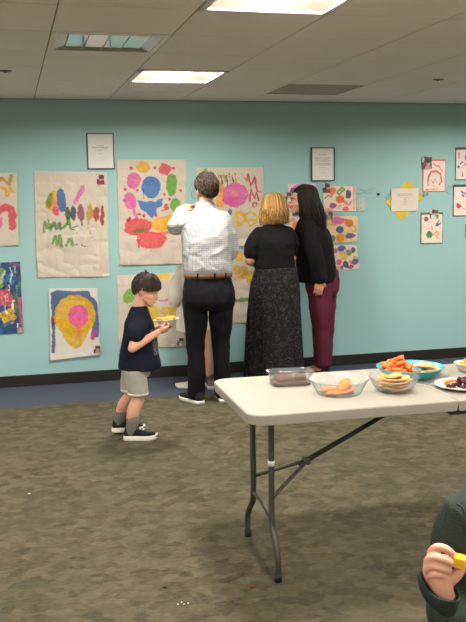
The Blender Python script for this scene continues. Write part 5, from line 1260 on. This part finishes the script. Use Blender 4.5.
# ------------------------------------------------------------------ child at the lower right, holding a cheese cube
def build_near_child():
    ox, oy = 1.02, 1.53
    O = V((ox, oy, 0)); FB = V((.30, -.95, 0)).normalized(); RB = V((FB.y, -FB.x, 0))
    HR, HU, HF = V((0.9688, -0.2473, -0.0157)), V((0.0472, 0.1219, 0.9914)), V((0.2433, 0.9612, -0.1298))   # the raised hand: across the knuckles, up, into the palm
    hc, hh = V((.02, -.02, 1.185)), .205; FH = V((.5, -.85, -.25))
    bm = bmesh.new()
    loft(bm, [((0, 0, .55), .1, .08), ((0, 0, .64), .115, .085), ((0, 0, .76), .105, .08), ((0, 0, .9), .118, .085), ((0, 0, .985), .115, .068), ((0, 0, 1.03), .07, .05), ((0, 0, 1.06), .042, .042)], RB, FB)
    limb(bm, [(0, 0, 1.0), (.0, 0, 1.08), hc+V((0, .02, -.03))], [.044, .04, .042]); P = head(bm, hc, FH, UPZ, hh, 1.1, True)
    RS = V((-0.2135, -0.1206, 0.9710)); RE = V((-0.2236, -0.0794, 0.7177)); RW = V((-0.2772, -0.1366, 0.8491))
    LS = V((0, 0, .975))-RB*.115; LE = LS+V((.05, .0, -.19)); LW = LE+V((.0, -.14, .08))
    limb(bm, [RS, (RS+RE)/2, RE], [.036, .033, .028]); limb(bm, [RE, (RE+RW)/2, RW, V((-0.2873, -0.1393, 0.8865))], [.029, .027, .022, .024])
    limb(bm, [LS, (LS+LE)/2, LE], [.036, .033, .028]); limb(bm, [LE, (LE+LW)/2, LW], [.029, .027, .021]); hand(bm, LW, (-.2, -.9, .3), (-.5, 0, -.6), .72, -1)
    # right hand: palm behind, four stacked fingers closing to the right on the cheese, thumb behind it
    rings = []
    for q, a, b_ in (((-0.2801, -0.1382, 0.8541), .019, .017), ((-0.2857, -0.1368, 0.8697), .024, .018), ((-0.2880, -0.1367, 0.8893), .0265, .017), ((-0.2876, -0.1353, 0.9080), .025, .015), ((-0.2834, -0.1347, 0.9207), .018, .011)):
        rings.append(ell_ring(V(q), HR, HF, a, b_, 20, 2.3))
    rings_to_bm(bm, rings)
    k = .00185
    for pts, r in ((((-0.2985, -0.1328, 0.9140), (-0.3019, -0.1410, 0.9313), (-0.2946, -0.1516, 0.9441), (-0.2790, -0.1562, 0.9394), (-0.2652, -0.1551, 0.9268)), .0076),
                   (((-0.3044, -0.1350, 0.9022), (-0.3106, -0.1448, 0.9176), (-0.3043, -0.1555, 0.9279), (-0.2879, -0.1622, 0.9240), (-0.2705, -0.1598, 0.9132)), .0076),
                   (((-0.3059, -0.1363, 0.8895), (-0.3122, -0.1464, 0.9032), (-0.3064, -0.1561, 0.9114), (-0.2912, -0.1616, 0.9071), (-0.2754, -0.1583, 0.8989)), .0072),
                   (((-0.3024, -0.1377, 0.8781), (-0.3066, -0.1476, 0.8896), (-0.3022, -0.1563, 0.8948), (-0.2900, -0.1598, 0.8919), (-0.2777, -0.1555, 0.8846)), .0062)):
        p, rr_ = smooth_path([V(q) for q in pts], [r*1.05, r*1.06, r, r*.96, r*.84], 5); tube(bm, p, rr_, 14)
    limb(bm, [V((-0.2742, -0.1419, 0.8686)), V((-0.2600, -0.1490, 0.8814)), V((-0.2483, -0.1530, 0.8971)), V((-0.2411, -0.1557, 0.9136))], [.013, .0115, .0098, .008], 14, 5)
    for q, kx in ((RB*.06, 0), (-RB*.06, 0)):
        limb(bm, [q+V((0, 0, .58)), q+V((0, 0, .45)), q+V((0, 0, .31)), q+V((0, .01, .2)), q+V((0, 0, .06))], [.068, .058, .044, .042, .03])
        limb(bm, [q+V((0, 0, .04)), q+FB*.07+V((0, 0, .034)), q+FB*.13+V((0, 0, .028))], [.028, .027, .02])
    me = bake(bm, .0022, 1, 'person'); lips(me, P, hh/.225, SKIN); o = link('person', me, None, None, O)
    # finger nails' soft pink is part of the skin; no separate part
    tag(o, 'child in a dark green hoodie at the lower right, holding up a cheese cube', 'person')
    R, F, U = frame(FH, UPZ); face_bits(o, P, R, hh, MATS['brow_brown'])
    grn = fabric('dark_green_fleece', (46, 56, 50), 260, .6, .12)
    cd = (HR*.42+HU*.80-HF*.44).normalized()       # the way the cuff opens
    c0 = V((-0.2805, -0.1367, 0.8651)); cu = cd.cross(HF).normalized(); cv = cd.cross(cu).normalized()
    EL = V((-0.1935, -0.0805, 0.6889))
    def hood(bm):
        loft(bm, [((0, 0, .52), .155, .125), ((0, 0, .56), .158, .128), ((0, 0, .7), .15, .12), ((0, 0, .88), .148, .11), ((0, 0, .97), .14, .09), ((0, 0, 1.02), .11, .075), ((0, 0, 1.05), .07, .065)], RB, FB)
        limb(bm, [V((-0.1231, -0.0931, 0.9589)), V((-0.2114, -0.1060, 0.9673)), V((-0.2112, -0.0791, 0.8590)), V((-0.1976, -0.0698, 0.7608)), EL], [.062, .053, .05, .05, .05], 16)
        limb(bm, [EL, EL+(c0-EL)*.35, EL+(c0-EL)*.62], [.05, .046, .044], 16)
        limb(bm, [LS+RB*.03, LS+(LE-LS)*.5, LE, LE+(LW-LE)*.9], [.056, .054, .05, .042], 14)
        ball(bm, V((0, 0, 1.04))-FB*.05, .09, 20, (1.1, .9, .55))      # the hood lying on the back
    h_ = garment(o, 'hoodie', hood, grn, .006, 3, (.010, 10, (1, 1, .7)), 61)
    bm = bmesh.new(); rows = []
    for off, rad in ((-.085, .040), (-.06, .042), (-.035, .044), (-.012, .0455), (-.004, .0447), (0, .042), (-.004, .0395), (-.02, .038), (-.045, .035), (-.06, .032)):
        wq = min(1, max(0, -off/.06)); base = c0+cd*off*(1-wq)+(EL-c0).normalized()*(-off*wq)
        row = ell_ring(base, cu, cv, rad, rad*.86, 40)
        rows.append([p+cd*(.0025*math.sin(3*i/40*6.28+1)) for i, p in enumerate(row)])
    rings_to_bm(bm, rows); obj('sleeve_cuff', bm, grn, h_)
    # shoulder seam
    bm = bmesh.new(); limb(bm, [V((-0.2474, -0.1323, 1.0135)), V((-0.2451, -0.1465, 1.0125)), V((-0.2425, -0.1534, 0.9976)), V((-0.2392, -0.1556, 0.9716))], [.0022]*4, 6); obj('shoulder_seam', bm, mat('seam_green', (34, 42, 38), .9), h_)
    jean = fabric('dark_denim', (44, 50, 66), 500, .3)
    def tr(bm):
        loft(bm, [((0, 0, .6), .128, .1), ((0, 0, .54), .135, .105), ((0, 0, .5), .12, .09)], RB, FB)
        for q in (RB*.062, -RB*.062): limb(bm, [q+V((0, 0, .55)), q+V((0, 0, .42)), q+V((0, 0, .3)), q+V((0, .0, .18)), q+V((0, 0, .09))], [.08, .072, .06, .056, .052])
    garment(o, 'trousers', tr, jean, .007, 2, (.01, 9, (1, 1, .7)), 63)
    for q in (RB*.06, -RB*.06): shoe(o, q-FB*.05, FB, .215, SHOE_BLK, SOLE_W, .08)
    bm = bmesh.new(); tint = []; r_ = random.Random(14); s = hh/.225; c = hc+U*(.018*s)-F*.006
    th = lambda az: math.radians(104-34*max(0, math.sin(az))+16*max(0, -math.sin(az)))
    rings_to_bm(bm, cap_rings(c, R, F, U, .083*s, .107*s, .109*s, th)); tint += [.3]*len(bm.verts); sp = []
    for k_ in range(600):
        az = r_.uniform(0, 2*PI); t0 = th(az)*math.sqrt(r_.uniform(0, .82))
        pt = lambda t_, e_: c+R*((.083*s+e_)*math.sin(t_)*math.cos(az))+F*((.107*s+e_)*math.sin(t_)*math.sin(az))+U*((.109*s+e_)*math.cos(t_))
        sp.append(([pt(t0, -.002), pt(t0+.2, .008), pt(min(t0+.42, th(az)+.08), .005)], [.003, .0042, .001], r_.random()))
    strands(bm, tint, sp, 5); hair_obj(o, bm, tint, MATS['dark_brown_hair'])
    # the cheese cube
    bm = bmesh.new(); box(bm, (-.0105, -.0105, -.0105), (.0105, .0105, .0105), .0022, 3)
    for v_ in bm.verts: v_.co += V((0, 0, .0012*math.sin(300*v_.co.x)*math.cos(260*v_.co.y)))
    q = obj('cheese_cube', bm, mat('yellow_cheddar', (246, 184, 36), .45, .1, 120, .3, sss=.1)); put(q, *(V((-0.2570, -0.1606, 0.9167))+O), (.1, .12, -.45)); tag(q, 'yellow cheese cube held in the fingertips of the child in green', 'cheese'); return o
tuck(build_near_child())

# ------------------------------------------------------------------ bits on the carpet
def crumb(name, label, x, y, sz, col, seed, cat, group=None):
    bm = bmesh.new(); bmesh.ops.create_icosphere(bm, subdivisions=2, radius=1); r_ = random.Random(seed)
    for v_ in bm.verts: k_ = r_.uniform(.7, 1.2); v_.co = V((v_.co.x*sz[0]*k_, v_.co.y*sz[1]*k_, max(0, v_.co.z*.5+.5)*sz[2]*2*k_))
    tag(obj(name, bm, mat(name+'_mat', col, .8), loc=(x, y, .0005)), label, cat, group)

crumb('leaf_scrap', 'small reddish brown leaf scrap on the carpet by the table leg', .886, 3.259, (.014, .006, .004), (120, 56, 38), 1, 'leaf scrap')
crumb('dark_crumb', 'dark crumb on the carpet left of the pale crumbs', .545, 3.359, (.012, .005, .003), (52, 44, 36), 2, 'crumb')
for k, (x, y) in enumerate(((.568, 3.196), (.59, 3.19), (.608, 3.194), (.585, 3.21))): crumb('pale_crumb', 'tiny pale crumb on the carpet in the foreground', x, y, (.0035, .003, .0025), (226, 220, 200), 3+k, 'crumb', 'pale crumbs on the carpet')
crumb('paper_speck', 'white paper speck on the carpet at the far left', .034, 4.701, (.008, .004, .002), (220, 214, 200), 9, 'paper speck')


# ------------------------------------------------------------------ light + look
w = bpy.data.worlds.new('world'); sc.world = w; w.use_nodes = True
w.node_tree.nodes['Background'].inputs[0].default_value = C4((200, 205, 210)); w.node_tree.nodes['Background'].inputs[1].default_value = .2
vs = sc.view_settings
sc.display_settings.display_device = 'sRGB'
vs.view_transform = 'Standard'; vs.look = 'None'; vs.gamma = 1; vs.use_curve_mapping = False; vs.exposure = -0.04
sc.cycles.max_bounces = 10; sc.cycles.diffuse_bounces = 5; sc.cycles.transmission_bounces = 8; sc.cycles.glossy_bounces = 4
sc.cycles.use_denoising = True; sc.cycles.sample_clamp_indirect = 6
